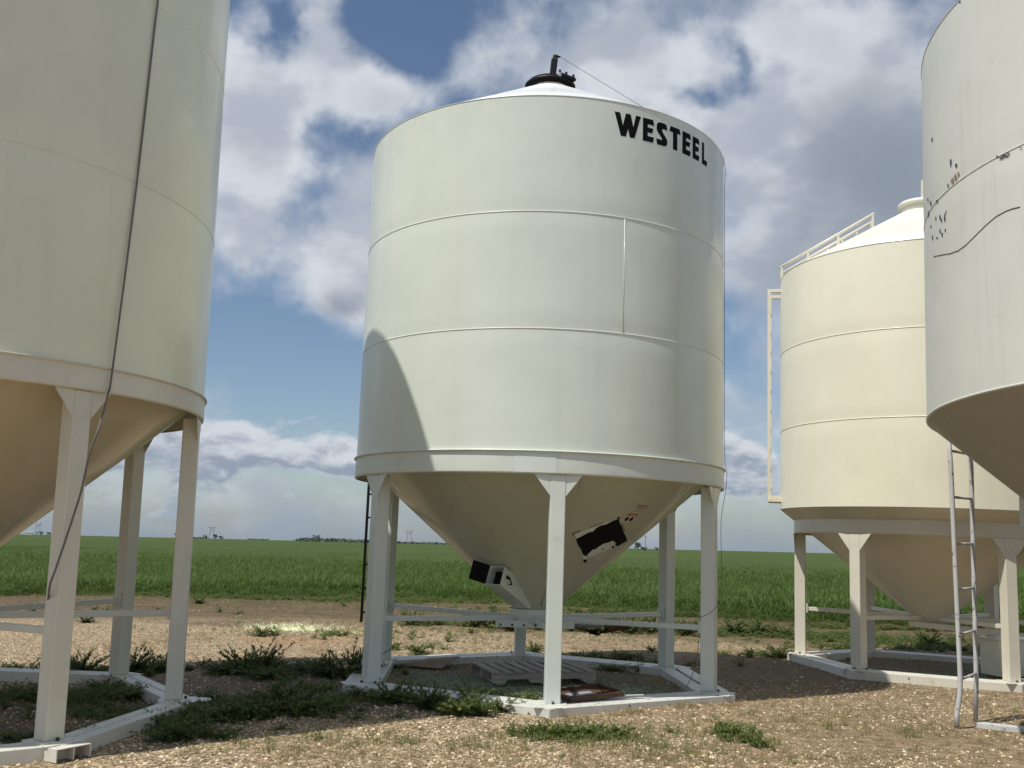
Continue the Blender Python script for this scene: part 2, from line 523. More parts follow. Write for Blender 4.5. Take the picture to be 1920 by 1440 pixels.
nt.set(bs.inputs['Normal'], nt.bump(hh, 0.75, 0.02))
M['ground'] = m

# ------------------------------------------------------------------ mesh helpers


class MB:
    def __init__(self):
        self.v = []
        self.f = []
        self.s = []
        self.mi = []

    def add(self, verts, faces, smooth=False, mi=0):
        o = len(self.v)
        self.v += [tuple(p) for p in verts]
        for f in faces:
            self.f.append(tuple(i + o for i in f))
            self.s.append(smooth)
            self.mi.append(mi)
        return self

    def box(self, c, size, ax=None, mi=0):
        c = Vector(c)
        if ax is None:
            ax = (Vector((1, 0, 0)), Vector((0, 1, 0)), Vector((0, 0, 1)))
        vs_ = []
        for sx in (-.5, .5):
            for sy in (-.5, .5):
                for sz in (-.5, .5):
                    vs_.append(c + ax[0] * (sx * size[0]) + ax[1] * (sy * size[1]) + ax[2] * (sz * size[2]))
        return self.add(vs_, [(0, 1, 3, 2), (4, 6, 7, 5), (0, 4, 5, 1), (2, 3, 7, 6), (0, 2, 6, 4), (1, 5, 7, 3)], mi=mi)

    def beam(self, a, b, w, h, upd=(0, 0, 1), mi=0):
        a = Vector(a)
        b = Vector(b)
        d = (b - a)
        L = d.length
        d.normalize()
        u = Vector(upd)
        s = d.cross(u)
        if s.length < 1e-5:
            s = d.cross(Vector((1, 0, 0)))
        s.normalize()
        u = s.cross(d)
        return self.box((a + b) / 2, (L, w, h), (d, s, u), mi)

    def tube(self, pts, r, n=8, cap=True, mi=0, r1=None):
        pts = [Vector(p) for p in pts]
        vs_ = []
        prev = None
        N = len(pts)
        for i, p in enumerate(pts):
            d = (pts[min(i + 1, N - 1)] - pts[max(i - 1, 0)]).normalized()
            if prev is None:
                s = d.orthogonal().normalized()
            else:
                s = (prev - d * prev.dot(d)).normalized()
            prev = s
            t = d.cross(s)
            rr = r if r1 is None else r + (r1 - r) * i / (N - 1)
            for k in range(n):
                a = 2 * PI * k / n
                vs_.append(p + (s * math.cos(a) + t * math.sin(a)) * rr)
        fs = []
        for i in range(N - 1):
            for k in range(n):
                k2 = (k + 1) % n
                fs.append((i * n + k, i * n + k2, (i + 1) * n + k2, (i + 1) * n + k))
        o = len(self.v)
        self.add(vs_, fs, True, mi)
        if cap:
            self.f.append(tuple(o + k for k in range(n))[::-1])
            self.s.append(False)
            self.mi.append(mi)
            self.f.append(tuple(o + (N - 1) * n + k for k in range(n)))
            self.s.append(False)
            self.mi.append(mi)
        return self

    def lathe(self, prof, n=112, smooth=True, mi=0, th0=0.0, th1=2 * PI):
        full = abs(th1 - th0 - 2 * PI) < 1e-6
        m_ = n if full else n + 1
        vs_ = []
        for r, z in prof:
            for k in range(m_):
                a = th0 + (th1 - th0) * k / n
                vs_.append((r * math.cos(a), r * math.sin(a), z))
        fs = []
        for i in range(len(prof) - 1):
            for k in range(n):
                k2 = (k + 1) % m_
                fs.append((i * m_ + k, i * m_ + k2, (i + 1) * m_ + k2, (i + 1) * m_ + k))
        return self.add(vs_, fs, smooth, mi)

    def prism(self, poly, d, mi=0):
        """closed polygon (list of Vectors) pushed along vector d"""
        n = len(poly)
        d = Vector(d)
        vs_ = [Vector(p) for p in poly] + [Vector(p) + d for p in poly]
        fs = [tuple(range(n))[::-1], tuple(range(n, 2 * n))]
        for i in range(n):
            j = (i + 1) % n
            fs.append((i, j, n + j, n + i))
        return self.add(vs_, fs, False, mi)

    def mesh(self, name, mats, recalc=True):
        me = bpy.data.meshes.new(name)
        me.from_pydata(self.v, [], self.f)
        me.polygons.foreach_set('use_smooth', self.s)
        for mm in (mats if isinstance(mats, (list, tuple)) else [mats]):
            me.materials.append(mm)
        me.polygons.foreach_set('material_index', self.mi)
        if recalc:
            bm = bmesh.new()
            bm.from_mesh(me)
            bmesh.ops.recalc_face_normals(bm, faces=bm.faces)
            bm.to_mesh(me)
            bm.free()
        me.update()
        return me

    def build(self, name, mats, parent=None, bevel=0.0, recalc=True):
        return link(name, self.mesh(name, mats, recalc), parent, bevel)


def link(name, me, parent=None, bevel=0.0):
    o = bpy.data.objects.new(name, me)
    col.objects.link(o)
    if parent is not None:
        o.parent = parent
    if bevel > 0:
        b = o.modifiers.new('bevel', 'BEVEL')
        b.width = bevel
        b.segments = 2
        b.limit_method = 'ANGLE'
        b.angle_limit = rad(40)
    return o


def tag(o, label, cat, group=None, kind=None):
    if label:
        o['label'] = label
    if cat:
        o['category'] = cat
    if group:
        o['group'] = group
    if kind:
        o['kind'] = kind
    return o


def empty(name, loc, label, cat, group=None, rot=(0, 0, 0)):
    o = bpy.data.objects.new(name, None)
    col.objects.link(o)
    o.empty_display_size = 0.2
    o.location = loc
    o.rotation_euler = rot
    return tag(o, label, cat, group)


def pol(r, deg, z):
    return Vector((r * math.cos(rad(deg)), r * math.sin(rad(deg)), z))


def axes(deg):
    """radial, tangential, up at an azimuth"""
    a = rad(deg)
    return (Vector((math.cos(a), math.sin(a), 0)), Vector((-math.sin(a), math.cos(a), 0)), Vector((0, 0, 1)))


def ground_at(px, py, up=0.0):
    """point of the ground under a ray of the photograph (1920 px wide)"""
    d = rgt * ((px - 960) / FPX) - upv * ((py - 720) / FPX) + fwd
    z = 0.0
    for _ in range(5):
        t = (z + up - EYE) / d.z
        p_ = Vector((0, 0, EYE)) + d * t
        z = float(ground_h(p_.x, p_.y))
    return p_


# ------------------------------------------------------------------ setting: ground and field
GZ = 0.018
EDGE = [(-60, 14.0), (-30, 20.5), (-12.8, 25.6), (-9.0, 27.4), (-4.5, 28.6), (1.5, 27.0), (3.6, 24.6), (6.6, 23.3), (10.0, 22.8), (20.0, 21.0), (45, 16.0)]
EX = np.array([e[0] for e in EDGE])
EY = np.array([e[1] for e in EDGE])


def edge_y(xv):
    return np.interp(xv, EX, EY)


def vnoise(xv, yv, s, seed=0):
    """cheap smooth value noise"""
    r = np.random.default_rng(seed).random((64, 64))
    X = xv * s
    Y = yv * s
    xi = np.floor(X).astype(int)
    yi = np.floor(Y).astype(int)
    fx = X - xi
    fy = Y - yi
    fx = fx * fx * (3 - 2 * fx)
    fy = fy * fy * (3 - 2 * fy)
    g = lambda a, b: r[a % 64, b % 64]
    return (g(xi, yi) * (1 - fx) + g(xi + 1, yi) * fx) * (1 - fy) + (g(xi, yi + 1) * (1 - fx) + g(xi + 1, yi + 1) * fx) * fy


def ground_h(xv, yv):
    xv = np.asarray(xv, float)
    yv = np.asarray(yv, float)
    h = GZ + 0.035 * (vnoise(xv, yv, 0.45, 1) - 0.5) + 0.018 * (vnoise(xv, yv, 1.7, 2) - 0.5)
    h = h - .115 * np.clip((xv - 1.6) / 3.2, 0, 1)
    fade = np.clip((26 - yv) / 4, 0, 1)
    return h * fade + GZ * (1 - fade) + 0.05 * np.clip((yv - 20) / 6, 0, 1) * (vnoise(xv, yv, 0.9, 5) - 0.4) * np.clip((40 - yv) / 10, 0, 1)


def make_ground():
    rs = np.concatenate([np.arange(0.5, 34, 0.18), np.geomspace(34, 4500, 60)[1:]])
    ths = np.linspace(0, 2 * PI, 361)[:-1]
    R_, T_ = np.meshgrid(rs, ths, indexing='ij')
    X = R_ * np.sin(T_)
    Y = R_ * np.cos(T_)
    Z = ground_h(X, Y)
    Z[R_ > 60] = 0.0
    n = len(ths)
    v = np.stack([X.ravel(), Y.ravel(), Z.ravel()], -1).tolist()
    v.append((0, 0, GZ))
    f = []
    for i in range(len(rs) - 1):
        a = i * n
        b = a + n
        for k in range(n):
            k2 = (k + 1) % n
            f.append((a + k, b + k, b + k2, a + k2))
    c = len(v) - 1
    for k in range(n):
        f.append((c, k, (k + 1) % n))
    me = bpy.data.meshes.new('ground')
    me.from_pydata(v, [], f)
    me.polygons.foreach_set('use_smooth', [True] * len(f))
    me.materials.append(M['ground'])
    o = link('ground', me)
    o['kind'] = 'structure'


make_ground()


def make_canopy():
    """closed canopy of the crop beyond the first rows"""
    xs = np.concatenate([-np.geomspace(4000, 46, 16), np.linspace(-44, 44, 177), np.geomspace(46, 4000, 16)])
    ds = np.concatenate([np.array([0.0, 0.35, 0.9]), np.arange(1.5, 40, 0.5), np.geomspace(40, 4200, 50)])
    X, D = np.meshgrid(xs, ds, indexing='ij')
    Y = np.clip(edge_y(np.clip(X, -60, 45)), 14, 60) + 2.0 + D
    h = 0.10 + 0.24 * np.clip((D - 15) / 45, 0, 1) + 0.08 * (vnoise(X, Y, 1.3, 8) - 0.5) + 0.10 * (vnoise(X, Y, 0.23, 9) - 0.5) + 0.25 * (vnoise(X, Y, 0.02, 10) - 0.5) * np.clip(D / 100, 0, 1)
    h = np.where(D < 0.3, 0.0, h)
    Z = h
    v = np.stack([X.ravel(), Y.ravel(), Z.ravel()], -1).tolist()
    n = len(ds)
    f = []
    for i in range(len(xs) - 1):
        for k in range(n - 1):
            f.append((i * n + k, (i + 1) * n + k, (i + 1) * n + k + 1, i * n + k + 1))
    me = bpy.data.meshes.new('crop_field')
    me.from_pydata(v, [], f)
    me.polygons.foreach_set('use_smooth', [True] * len(f))
    me.materials.append(M['canopy'])
    o = link('crop_field', me)
    o['kind'] = 'structure'


make_canopy()


# ------------------------------------------------------------------ scatter (geometry nodes, one object = stuff)
def scatter(name, protos, pts, mats, label=None, cat=None):
    """protos: list of (verts, faces[, smooth]); pts: rows x y z scale rx ry rz variant"""
    v = []
    f = []
    isp = []
    var = []
    mi = []
    for k, (pv, pf, pm) in enumerate(protos):
        o = len(v)
        v += [tuple(q) for q in pv]
        f += [tuple(i + o for i in q) for q in pf]
        isp += [False] * len(pv)
        var += [k] * len(pv)
        mi += [pm] * len(pf)
    npv = len(v)
    pts = np.asarray(pts, float)
    v += pts[:, :3].tolist()
    me = bpy.data.meshes.new(name)
    me.from_pydata(v, [], f)
    for mm in mats:
        me.materials.append(mm)
    me.polygons.foreach_set('material_index', mi)
    N = len(v)
    a = me.attributes.new('is_point', 'BOOLEAN', 'POINT')
    a.data.foreach_set('value', isp + [True] * len(pts))
    a = me.attributes.new('variant', 'INT', 'POINT')
    a.data.foreach_set('value', var + pts[:, 7].astype(int).tolist())
    a = me.attributes.new('size', 'FLOAT', 'POINT')
    a.data.foreach_set('value', np.concatenate([np.ones(npv), pts[:, 3]]))
    a = me.attributes.new('turn', 'FLOAT_VECTOR', 'POINT')
    a.data.foreach_set('vector', np.concatenate([np.zeros((npv, 3)), pts[:, 4:7]]).ravel())
    ob = link(name, me)
    ob['kind'] = 'stuff'
    if label:
        tag(ob, label, cat)
    ng = bpy.data.node_groups.new(name + '_scatter', 'GeometryNodeTree')
    ng.interface.new_socket('Geometry', in_out='INPUT', socket_type='NodeSocketGeometry')
    ng.interface.new_socket('Geometry', in_out='OUTPUT', socket_type='NodeSocketGeometry')
    N_ = ng.nodes
    L_ = ng.links
    gi = N_.new('NodeGroupInput')
    go = N_.new('NodeGroupOutput')

    def attr(nm, dt):
        n = N_.new('GeometryNodeInputNamedAttribute')
        n.data_type = dt
        n.inputs['Name'].default_value = nm
        return n.outputs['Attribute']
    sp = N_.new('GeometryNodeSeparateGeometry')
    sp.domain = 'POINT'
    L_.new(gi.outputs[0], sp.inputs[0])
    L_.new(attr('is_point', 'BOOLEAN'), sp.inputs['Selection'])
    jn = N_.new('GeometryNodeJoinGeometry')
    for k in range(len(protos)):
        cmpn = N_.new('FunctionNodeCompare')
        cmpn.data_type = 'INT'
        cmpn.operation = 'EQUAL'
        L_.new(attr('variant', 'INT'), cmpn.inputs[2])
        cmpn.inputs[3].default_value = k
        s2 = N_.new('GeometryNodeSeparateGeometry')
        s2.domain = 'POINT'
        L_.new(sp.outputs['Inverted'], s2.inputs[0])
        L_.new(cmpn.outputs[0], s2.inputs['Selection'])
        ip = N_.new('GeometryNodeInstanceOnPoints')
        L_.new(sp.outputs['Selection'], ip.inputs['Points'])
        L_.new(cmpn.outputs[0], ip.inputs['Selection'])
        L_.new(s2.outputs['Selection'], ip.inputs['Instance'])
        L_.new(attr('turn', 'FLOAT_VECTOR'), ip.inputs['Rotation'])
        L_.new(attr('size', 'FLOAT'), ip.inputs['Scale'])
        L_.new(ip.outputs[0], jn.inputs[0])
    L_.new(jn.outputs[0], go.inputs[0])
    md = ob.modifiers.new('scatter', 'NODES')
    md.node_group = ng
    return ob


def stone_proto(seed):
    r = random.Random(seed)
    bm = bmesh.new()
    bmesh.ops.create_icosphere(bm, subdivisions=1, radius=1.0)
    for q in bm.verts:
        q.co = Vector((q.co.x * (1.0 + r.uniform(-.25, .3)), q.co.y * (0.8 + r.uniform(-.2, .25)), q.co.z * (0.55 + r.uniform(-.12, .15))))
    vv = [tuple(q.co) for q in bm.verts]
    ff = [tuple(q.index for q in fc.verts) for fc in bm.faces]
    bm.free()
    return vv, ff, 0


def blade(mb, base, az, length, width, bend, lean, segs=3, mi=0):
    """one arching leaf"""
    d = Vector((math.cos(az), math.sin(az), 0))
    s = Vector((-math.sin(az), math.cos(az), 0))
    vs_ = []
    pos = Vector(base)
    ang = lean
    step = length / segs
    for i in range(segs + 1):
        t = i / segs
        w = width * (0.55 + 1.1 * t - 1.65 * t * t) if i < segs else 0.0
        w = max(w, 0.0)
        if i < segs:
            vs_ += [pos - s * w * .5, pos + s * w * .5]
        else:
            vs_ += [pos]
        pos = pos + (d * math.sin(ang) + Vector((0, 0, 1)) * math.cos(ang)) * step
        ang += bend / segs
    fs = []
    for i in range(segs - 1):
        fs.append((2 * i, 2 * i + 1, 2 * i + 3, 2 * i + 2))
    k = 2 * (segs - 1)
    fs.append((k, k + 1, k + 2))
    mb.add(vs_, fs, True, mi)


def clump(seed, n, L, w, spread, bend=1.2, lean=0.35, segs=3):
    r = random.Random(seed)
    mb = MB()
    for i in range(n):
        a = r.uniform(0, 2 * PI)
        q = r.uniform(0, spread)
        b = r.uniform(0, 2 * PI)
        blade(mb, (q * math.cos(b), q * math.sin(b), 0), a, L * r.uniform(.65, 1.1), w * r.uniform(.7, 1.2), bend * r.uniform(.4, 1.3), lean * r.uniform(.2, 1.4), segs)
    return mb.v, mb.f, 0


def bush(seed, n_stem, h, spread, leaf, width, per=26, lean=0.5, sprout=99):
    """leafy weed: stems with many lance-shaped leaves; returns stem MB and leaf MB"""
    r = random.Random(seed)
    st = MB()
    lf = MB()
    for i in range(n_stem):
        a = r.uniform(0, 2 * PI)
        ln = lean * r.uniform(0.15, 1.0) if i else 0.08
        H_ = h * r.uniform(.45, 1.0) * (.62 if i > sprout else 1.0)
        b0 = Vector((r.uniform(-.05, .05), r.uniform(-.05, .05), 0)) * (spread * 4)
        d = Vector((math.cos(a) * math.sin(ln), math.sin(a) * math.sin(ln), math.cos(ln)))
        pts = []
        for k in range(4):
            t = k / 3
            pts.append(b0 + d * (H_ * t) + Vector((math.cos(a), math.sin(a), 0)) * spread * t * t * .5 - Vector((0, 0, 1)) * (ln * H_ * .25 * t * t))
        st.tube(pts, .0045 * (h / .4 + .2), 4, cap=False, r1=.0012)
        for j in range(per):
            t = r.uniform(.02, 1.0) ** .75
            x_ = t * 3
            k = min(int(x_), 2)
            pos = pts[k].lerp(pts[k + 1], x_ - k)
            blade(lf, pos, r.uniform(0, 2 * PI), leaf * r.uniform(.6, 1.2) * (1.1 - .25 * t), width * r.uniform(.7, 1.2), r.uniform(.2, 1.1), r.uniform(.5, 1.3), 2)
    return st, lf


# ------------------------------------------------------------------ grain bins
def tri_plate(mb, corner, along, down, thick):
    """triangular gusset: corner, corner+along, corner+down, pushed by thick"""
    mb.prism([corner, corner + along, corner + down], thick)


def letters_on_wall(parent, R_, word, z0, z1, spans, mat):
    """spans: (deg0, deg1) per letter; outline letters wrapped on the cylinder"""
    SH = {
        'W': [[(0, 1), (.20, 1), (.31, .46), (.42, 1), (.60, 1), (.71, .46), (.81, 1), (1, 1), (.76, 0), (.58, 0), (.51, .36), (.43, 0), (.24, 0)]],
        'E': [[(0, 1), (.90, 1), (1, .76), (.42, .76), (.42, .62), (.92, .62), (.82, .40), (.42, .40), (.42, .24), (1, .24), (.88, 0), (0, 0)]],
        'T': [[(.10, 1), (.92, 1), (1, .76), (.70, .76), (.70, 0), (.32, 0), (.32, .76), (0, .76)]],
        'L': [[(0, 1), (.38, 1), (.38, .24), (1, .24), (.90, 0), (0, 0)]],
        'S': [[(.90, .97), (1, .74), (.62, .74), (.52, .72), (.50, .66), (.54, .60), (.92, .36), (1, .26), (.99, .14), (.90, .04), (.72, 0), (.06, 0), (0, .24), (.42, .24), (.50, .25), (.50, .30), (.46, .34), (.10, .56), (.02, .66), (.02, .84), (.12, .95), (.30, 1), (.70, 1)]],
    }
    for ch, (d0, d1) in zip(word, spans):
        bm = bmesh.new()
        for poly in SH[ch]:
            vv = [bm.verts.new((a, b, 0)) for a, b in poly]
            bm.faces.new(vv)
        for k in range(1, 6):
            geom = bm.verts[:] + bm.edges[:] + bm.faces[:]
            bmesh.ops.bisect_plane(bm, geom=geom, plane_co=(k / 6, 0, 0), plane_no=(1, 0, 0))
        bmesh.ops.triangulate(bm, faces=bm.faces[:])
        ext = bmesh.ops.extrude_face_region(bm, geom=bm.faces[:])
        for q in ext['geom']:
            if isinstance(q, bmesh.types.BMVert):
                q.co.z = 1
        for q in bm.verts:
            th = rad(d0 + (d1 - d0) * q.co.x)
            rr = R_ + (0.0003 if q.co.z < .5 else 0.0018)
            q.co = Vector((rr * math.cos(th), rr * math.sin(th), z0 + (z1 - z0) * q.co.y))
        bmesh.ops.recalc_face_normals(bm, faces=bm.faces)
        me = bpy.data.meshes.new('letter')
        bm.to_mesh(me)
        bm.free()
        me.materials.append(mat)
        o = link('letter', me, parent)
        o['label'] = 'black painted letter %s' % ch


def wall_profile(R_, z0, z1, pinch0, pinch1):
    """one rolled sheet from z0 up to z1: lap bead at its foot, drawn in a little at the seams"""
    zs = [z0 + (z1 - z0) * t for t in (0.0, .02, .05, .09, .14, .2, .3, .5, .7, .8, .86, .91, .95, .98, 1.0)]
    prof = []
    for q in zs:
        r = R_ - pinch0 * math.exp(-((q - z0) / .10) ** 2) - pinch1 * math.exp(-((z1 - q) / .10) ** 2)
        prof.append((r, q))
    return prof


def make_bin(name, label, loc, tilt, R_, tiers, z_bot, roof_deg, mats, cone, skirt, legs, frame, brace_z, lid=True, collar_r=.27):
    """tiers: seam heights from the eave down to the foot of the wall"""
    wall, roofm, framem, basem, conem = mats
    root = empty(name, loc, label, 'grain bin', 'hopper bottom grain bins on the yard', (-tilt[1], tilt[0], 0))
    zs = tiers + [z_bot]
    for i in range(len(zs) - 1):
        p1 = .005 if i else .0
        p0 = .005 if i < len(zs) - 2 else .0
        prof = wall_profile(R_, zs[i + 1] + .0015, zs[i] - .0015, p0, p1)
        MB().lathe(prof, 144).build('wall_sheet', wall, root)
        if i:
            MB().lathe([(R_ - .007, zs[i] - .006), (R_ - .001, zs[i] - .005), (R_ + .001, zs[i]), (R_ - .001, zs[i] + .005), (R_ - .007, zs[i] + .006)], 144).build('seam_bead', M['seamline'] if wall is M['white'] else wall, root)
    zt = zs[0]
    sl = math.tan(rad(roof_deg))
    zc = zt + (R_ - collar_r) * sl
    MB().lathe([(R_ - .004, zt - .004), (R_ + .004, zt - .007), (R_ + .006, zt), (R_ * .75 + collar_r * .25, zt + (R_ * .25 - collar_r * .25) * sl), ((R_ + collar_r) / 2, (zt + zc) / 2), (collar_r, zc), (collar_r, zc + .02)], 144).build('roof', roofm, root)
    MB().lathe([(collar_r - .02, zc - .02), (collar_r + .006, zc), (collar_r + .006, zc + .11), (collar_r - .02, zc + .11)], 64).build('roof_collar', roofm, root)
    # hopper cone
    r0, z0, r1, z1 = cone
    cn = MB().lathe([(r0, z0), (r0 * .66 + r1 * .34, z0 * .66 + z1 * .34), (r0 * .33 + r1 * .67, z0 * .33 + z1 * .67), (r1, z1), (r1, z1 - .05)], 144).build('hopper_cone', conem, root)
    if skirt:
        rs, s0, s1, lip = skirt
        pr = [(rs - .02, s0), (rs, s0), (rs + .002, s0 + .02), (rs, s1 - .012), (rs, s1)]
        if lip:
            pr += [(rs + .022, s1 + .002), (rs + .022, s1 + .014), (rs - .005, s1 + .02)]
        else:
            pr += [(rs - .03, s1)]
        MB().lathe(pr, 144).build('skirt_band', framem, root)
    # legs
    n, phi, rl, ltop, lw = legs
    leg_list = []
    if n:
        g = MB().box((0, 0, (ltop + .012) / 2), (lw, lw, ltop - .012))
        leg_me = g.mesh('leg', framem)
        gus = MB()
        tri_plate(gus, Vector((lw / 2 - .004, lw / 2 + .001, ltop)), Vector((0, .165, 0)), Vector((0, 0, -.215)), (-.012, 0, 0))
        gus_me = gus.mesh('gusset_plate', framem)
        gus2 = MB()
        tri_plate(gus2, Vector((lw / 2 - .004, -lw / 2 - .001, ltop)), Vector((0, -.165, 0)), Vector((0, 0, -.215)), (-.012, 0, 0))
        gus2_me = gus2.mesh('gusset_plate', framem)
        pl_me = MB().box((0, 0, .006), (lw + .10, lw + .12, .012)).mesh('base_plate', basem)
        bo = MB().tube([(lw / 2 + .03, 0, .012), (lw / 2 + .03, 0, .035)], .014, 6)
        bo_me = bo.mesh('bolt', M['bolt'])
        bo_me2 = MB().tube([(0, lw / 2 + .035, .012), (0, lw / 2 + .035, .035)], .014, 6).mesh('bolt', M['bolt'])
        bz = frame[3] if frame else 0.0
        for i in range(n):
            d = phi + i * 360.0 / n
            lg = link('leg', leg_me, root, .008)
            lg.location = pol(rl, d, bz)
            lg.rotation_euler = (0, 0, rad(d))
            for me_, nm in ((gus_me, 'gusset_plate'), (gus2_me, 'gusset_plate'), (pl_me, 'base_plate'), (bo_me, 'bolt'), (bo_me2, 'bolt')):
                if nm == 'gusset_plate' and not skirt:
                    continue
                link(nm, me_, lg)
            leg_list.append(d)
        # radial braces to the hub, brackets at the leg
        if brace_z:
            for d in leg_list:
                a = pol(r1 + .02, d, brace_z - .01)
                b = pol(rl - lw / 2 - .002, d, brace_z + .012)
                br = MB().beam(a, b, .055, .055).build('brace', framem, root, .004)
                ax = axes(d)
                MB().box(pol(rl - lw / 2 - .016, d, brace_z + .02), (.028, .10, .13), ax).build('bracket', framem, br)
            MB().lathe([(r1 + .03, brace_z + .10), (r1 + .035, brace_z - .05), (r1 + .01, brace_z - .07), (r1 - .03, brace_z - .07)], 48).build('hub_collar', framem, root)
    # base frame: two parallel rails on every side, mitred at the corners
    if frame:
        ro, ri, fph, fh, gap = frame
        k_ = math.cos(PI / n)
        for i in range(n):
            d0 = fph + i * 360.0 / n
            d1 = d0 + 360.0 / n
            mid = (ro + ri) / 2
            for (ra, rb) in ((ro, mid + gap), (mid - gap, ri)):
                P_ = [pol(ra, d0 + .02, 0), pol(ra, d1 - .02, 0), pol(rb, d1 - .02, 0), pol(rb, d0 + .02, 0)]
                lo = [p_ + Vector((0, 0, -.06)) for p_ in P_]
                MB().prism(lo, (0, 0, fh + .06)).build('base_beam', basem, root, .006)
        # corner tie plates over the joints
        for i in range(n):
            d0 = fph + i * 360.0 / n
            c_ = pol((ro + ri) / 2, d0, fh + .001)
            ax = axes(d0)
            MB().box(c_, ((ro - ri) * .86, .30, .006), ax).build('corner_plate', basem, root)
    return root, zc


# ---- the white bin in the middle
mb_loc = (0.325, 12.035, 0.0)
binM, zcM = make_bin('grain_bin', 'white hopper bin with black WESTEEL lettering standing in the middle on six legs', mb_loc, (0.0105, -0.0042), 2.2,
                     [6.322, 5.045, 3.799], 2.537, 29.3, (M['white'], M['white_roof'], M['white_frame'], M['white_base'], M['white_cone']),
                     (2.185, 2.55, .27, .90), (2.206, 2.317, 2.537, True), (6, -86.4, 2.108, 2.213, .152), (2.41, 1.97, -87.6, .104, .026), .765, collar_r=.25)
letters_on_wall(binM, 2.2, 'WESTEEL', 5.946, 6.206,
                [(-73.2, -65.0), (-64.25, -60.4), (-59.6, -55.5), (-54.75, -50.1), (-49.25, -45.25), (-44.35, -40.65), (-39.1, -35.75)], M['letter'])
# upright weld of the middle sheet
vs_me = MB().tube([pol(2.196, -69.5, 3.81), pol(2.197, -69.5, 4.4), pol(2.196, -69.5, 5.035)], .006, 6)
vs_me.build('seam_bead', M['white'], binM)
# mint touch-up square on the skirt
MB().lathe([(2.2065, 2.330), (2.2100, 2.331), (2.2086, 2.519), (2.2065, 2.520)], 24, smooth=False, th0=rad(-98), th1=rad(-87)).build('touch_up_patch', M['mint'], binM)

# lid: black ring, cover, latch gear, upright lever
zl = zcM + .09
lid = MB().lathe([(.25, zl - .075), (.30, zl - .08), (.318, zl - .05), (.31, zl - .01), (.285, zl + .022), (.29, zl + .012), (.27, zl + .03), (.16, zl + .075), (0.001, zl + .09)], 72).build('lid', M['black'], binM)
MB().lathe([(.306, zl - .05), (.328, zl - .045), (.328, zl - .022), (.306, zl - .016)], 72).build('lid_rim', M['black_gloss'], lid)
ax = axes(-78)
arm = MB()
arm.beam(Vector((.02, -.12, zl + .02)), Vector((.045, -.12, zl + .30)), .07, .085)
arm.beam(Vector((.045, -.12, zl + .28)), Vector((.06, -.125, zl + .36)), .05, .06)
arm.build('lid_lever', M['black_gloss'], lid, .012)
MB().tube([(.06, -.125, zl + .33), (.115, -.14, zl + .325)], .013, 8).build('lever_pin', M['black'], lid)
lt = MB()
lt.beam((.10, -.31, zl - .005), (.31, -.17, zl - .005), .05, .035)
lt.beam((.12, -.29, zl + .02), (.29, -.17, zl + .02), .02, .03)
for t in (.05, .45, .9):
    q = Vector((.10, -.31, zl + .03)).lerp(Vector((.31, -.17, zl + .03)), t)
    lt.box(q, (.03, .03, .06))
lt.build('lid_latch', M['black_gloss'], lid)
MB().tube([(.10, -.335, zl - .005), (.12, -.30, zl - .005)], .024, 10).build('latch_knob', M['galv'], lid)

# cone: welds, side chute, torn rubber patch, warning labels


def cone_r(z_):
    return .27 + (z_ - .90) * (2.185 - .27) / (2.55 - .90)


hop = [o for o in binM.children if o.name.startswith('hopper_cone')][0]
for d in (-116.3, -78.0, -30.0, 20.0, 150.0):
    MB().tube([pol(cone_r(z_) + .0, d, z_) for z_ in (2.31, 1.8, 1.3, .92)], .004, 5).build('cone_seam', M['white_cone'], hop)


def cone_pt(deg, z_, off):
    # offset along the outward normal of the cone
    k = (2.185 - .27) / (2.55 - .90)
    nr, nz = 1 / math.hypot(1, k), -k / math.hypot(1, k)
    return pol(cone_r(z_) + nr * off, deg, z_ + nz * off)


def cone_patch(name, poly, off, mat, parent, thick=.003):
    """polygon given as (deg, z) laid on the cone, finely divided so that it follows it"""
    bm = bmesh.new()
    zm = [p_[1] for p_ in poly]
    dm = [p_[0] for p_ in poly]
    bm.faces.new([bm.verts.new((p_[0] / 10, p_[1], 0)) for p_ in poly])
    for k in range(1, 9):
        for co, no in (((min(dm) + (max(dm) - min(dm)) * k / 9) / 10, 0), (0, 0)):
            pass
        geom = bm.verts[:] + bm.edges[:] + bm.faces[:]
        bmesh.ops.bisect_plane(bm, geom=geom, plane_co=((min(dm) + (max(dm) - min(dm)) * k / 9) / 10, 0, 0), plane_no=(1, 0, 0))
    bmesh.ops.triangulate(bm, faces=bm.faces[:])
    ext = bmesh.ops.extrude_face_region(bm, geom=bm.faces[:])
    for q in ext['geom']:
        if isinstance(q, bmesh.types.BMVert):
            q.co.z = 1
    for q in bm.verts:
        q.co = cone_pt(q.co.x * 10, q.co.y, off if q.co.z < .5 else off + thick)
    bmesh.ops.recalc_face_normals(bm, faces=bm.faces)
    me = bpy.data.meshes.new(name)
    bm.to_mesh(me)
    bm.free()
    me.materials.append(mat)
    return link(name, me, parent)


def cone_hit(px, py):
    """bearing and height at which a ray of the photograph meets the hopper cone"""
    d = rgt * ((px - 960) / FPX) - upv * ((py - 720) / FPX) + fwd
    rot = Matrix.Rotation(.0105, 3, 'Y') @ Matrix.Rotation(.0042, 3, 'X')
    o = rot.transposed() @ (Vector((0, 0, EYE)) - Vector(mb_loc))
    d = rot.transposed() @ d
    k = (2.185 - .27) / (2.55 - .90)
    A = .27 + k * (o.z - .90)
    Bm = k * d.z
    a = d.x ** 2 + d.y ** 2 - Bm ** 2
    b = o.x * d.x + o.y * d.y - A * Bm
    c = o.x ** 2 + o.y ** 2 - A * A
    t = (-b - math.sqrt(max(b * b - a * c, 0))) / a
    p_ = o + d * t
    return math.degrees(math.atan2(p_.y, p_.x)), p_.z


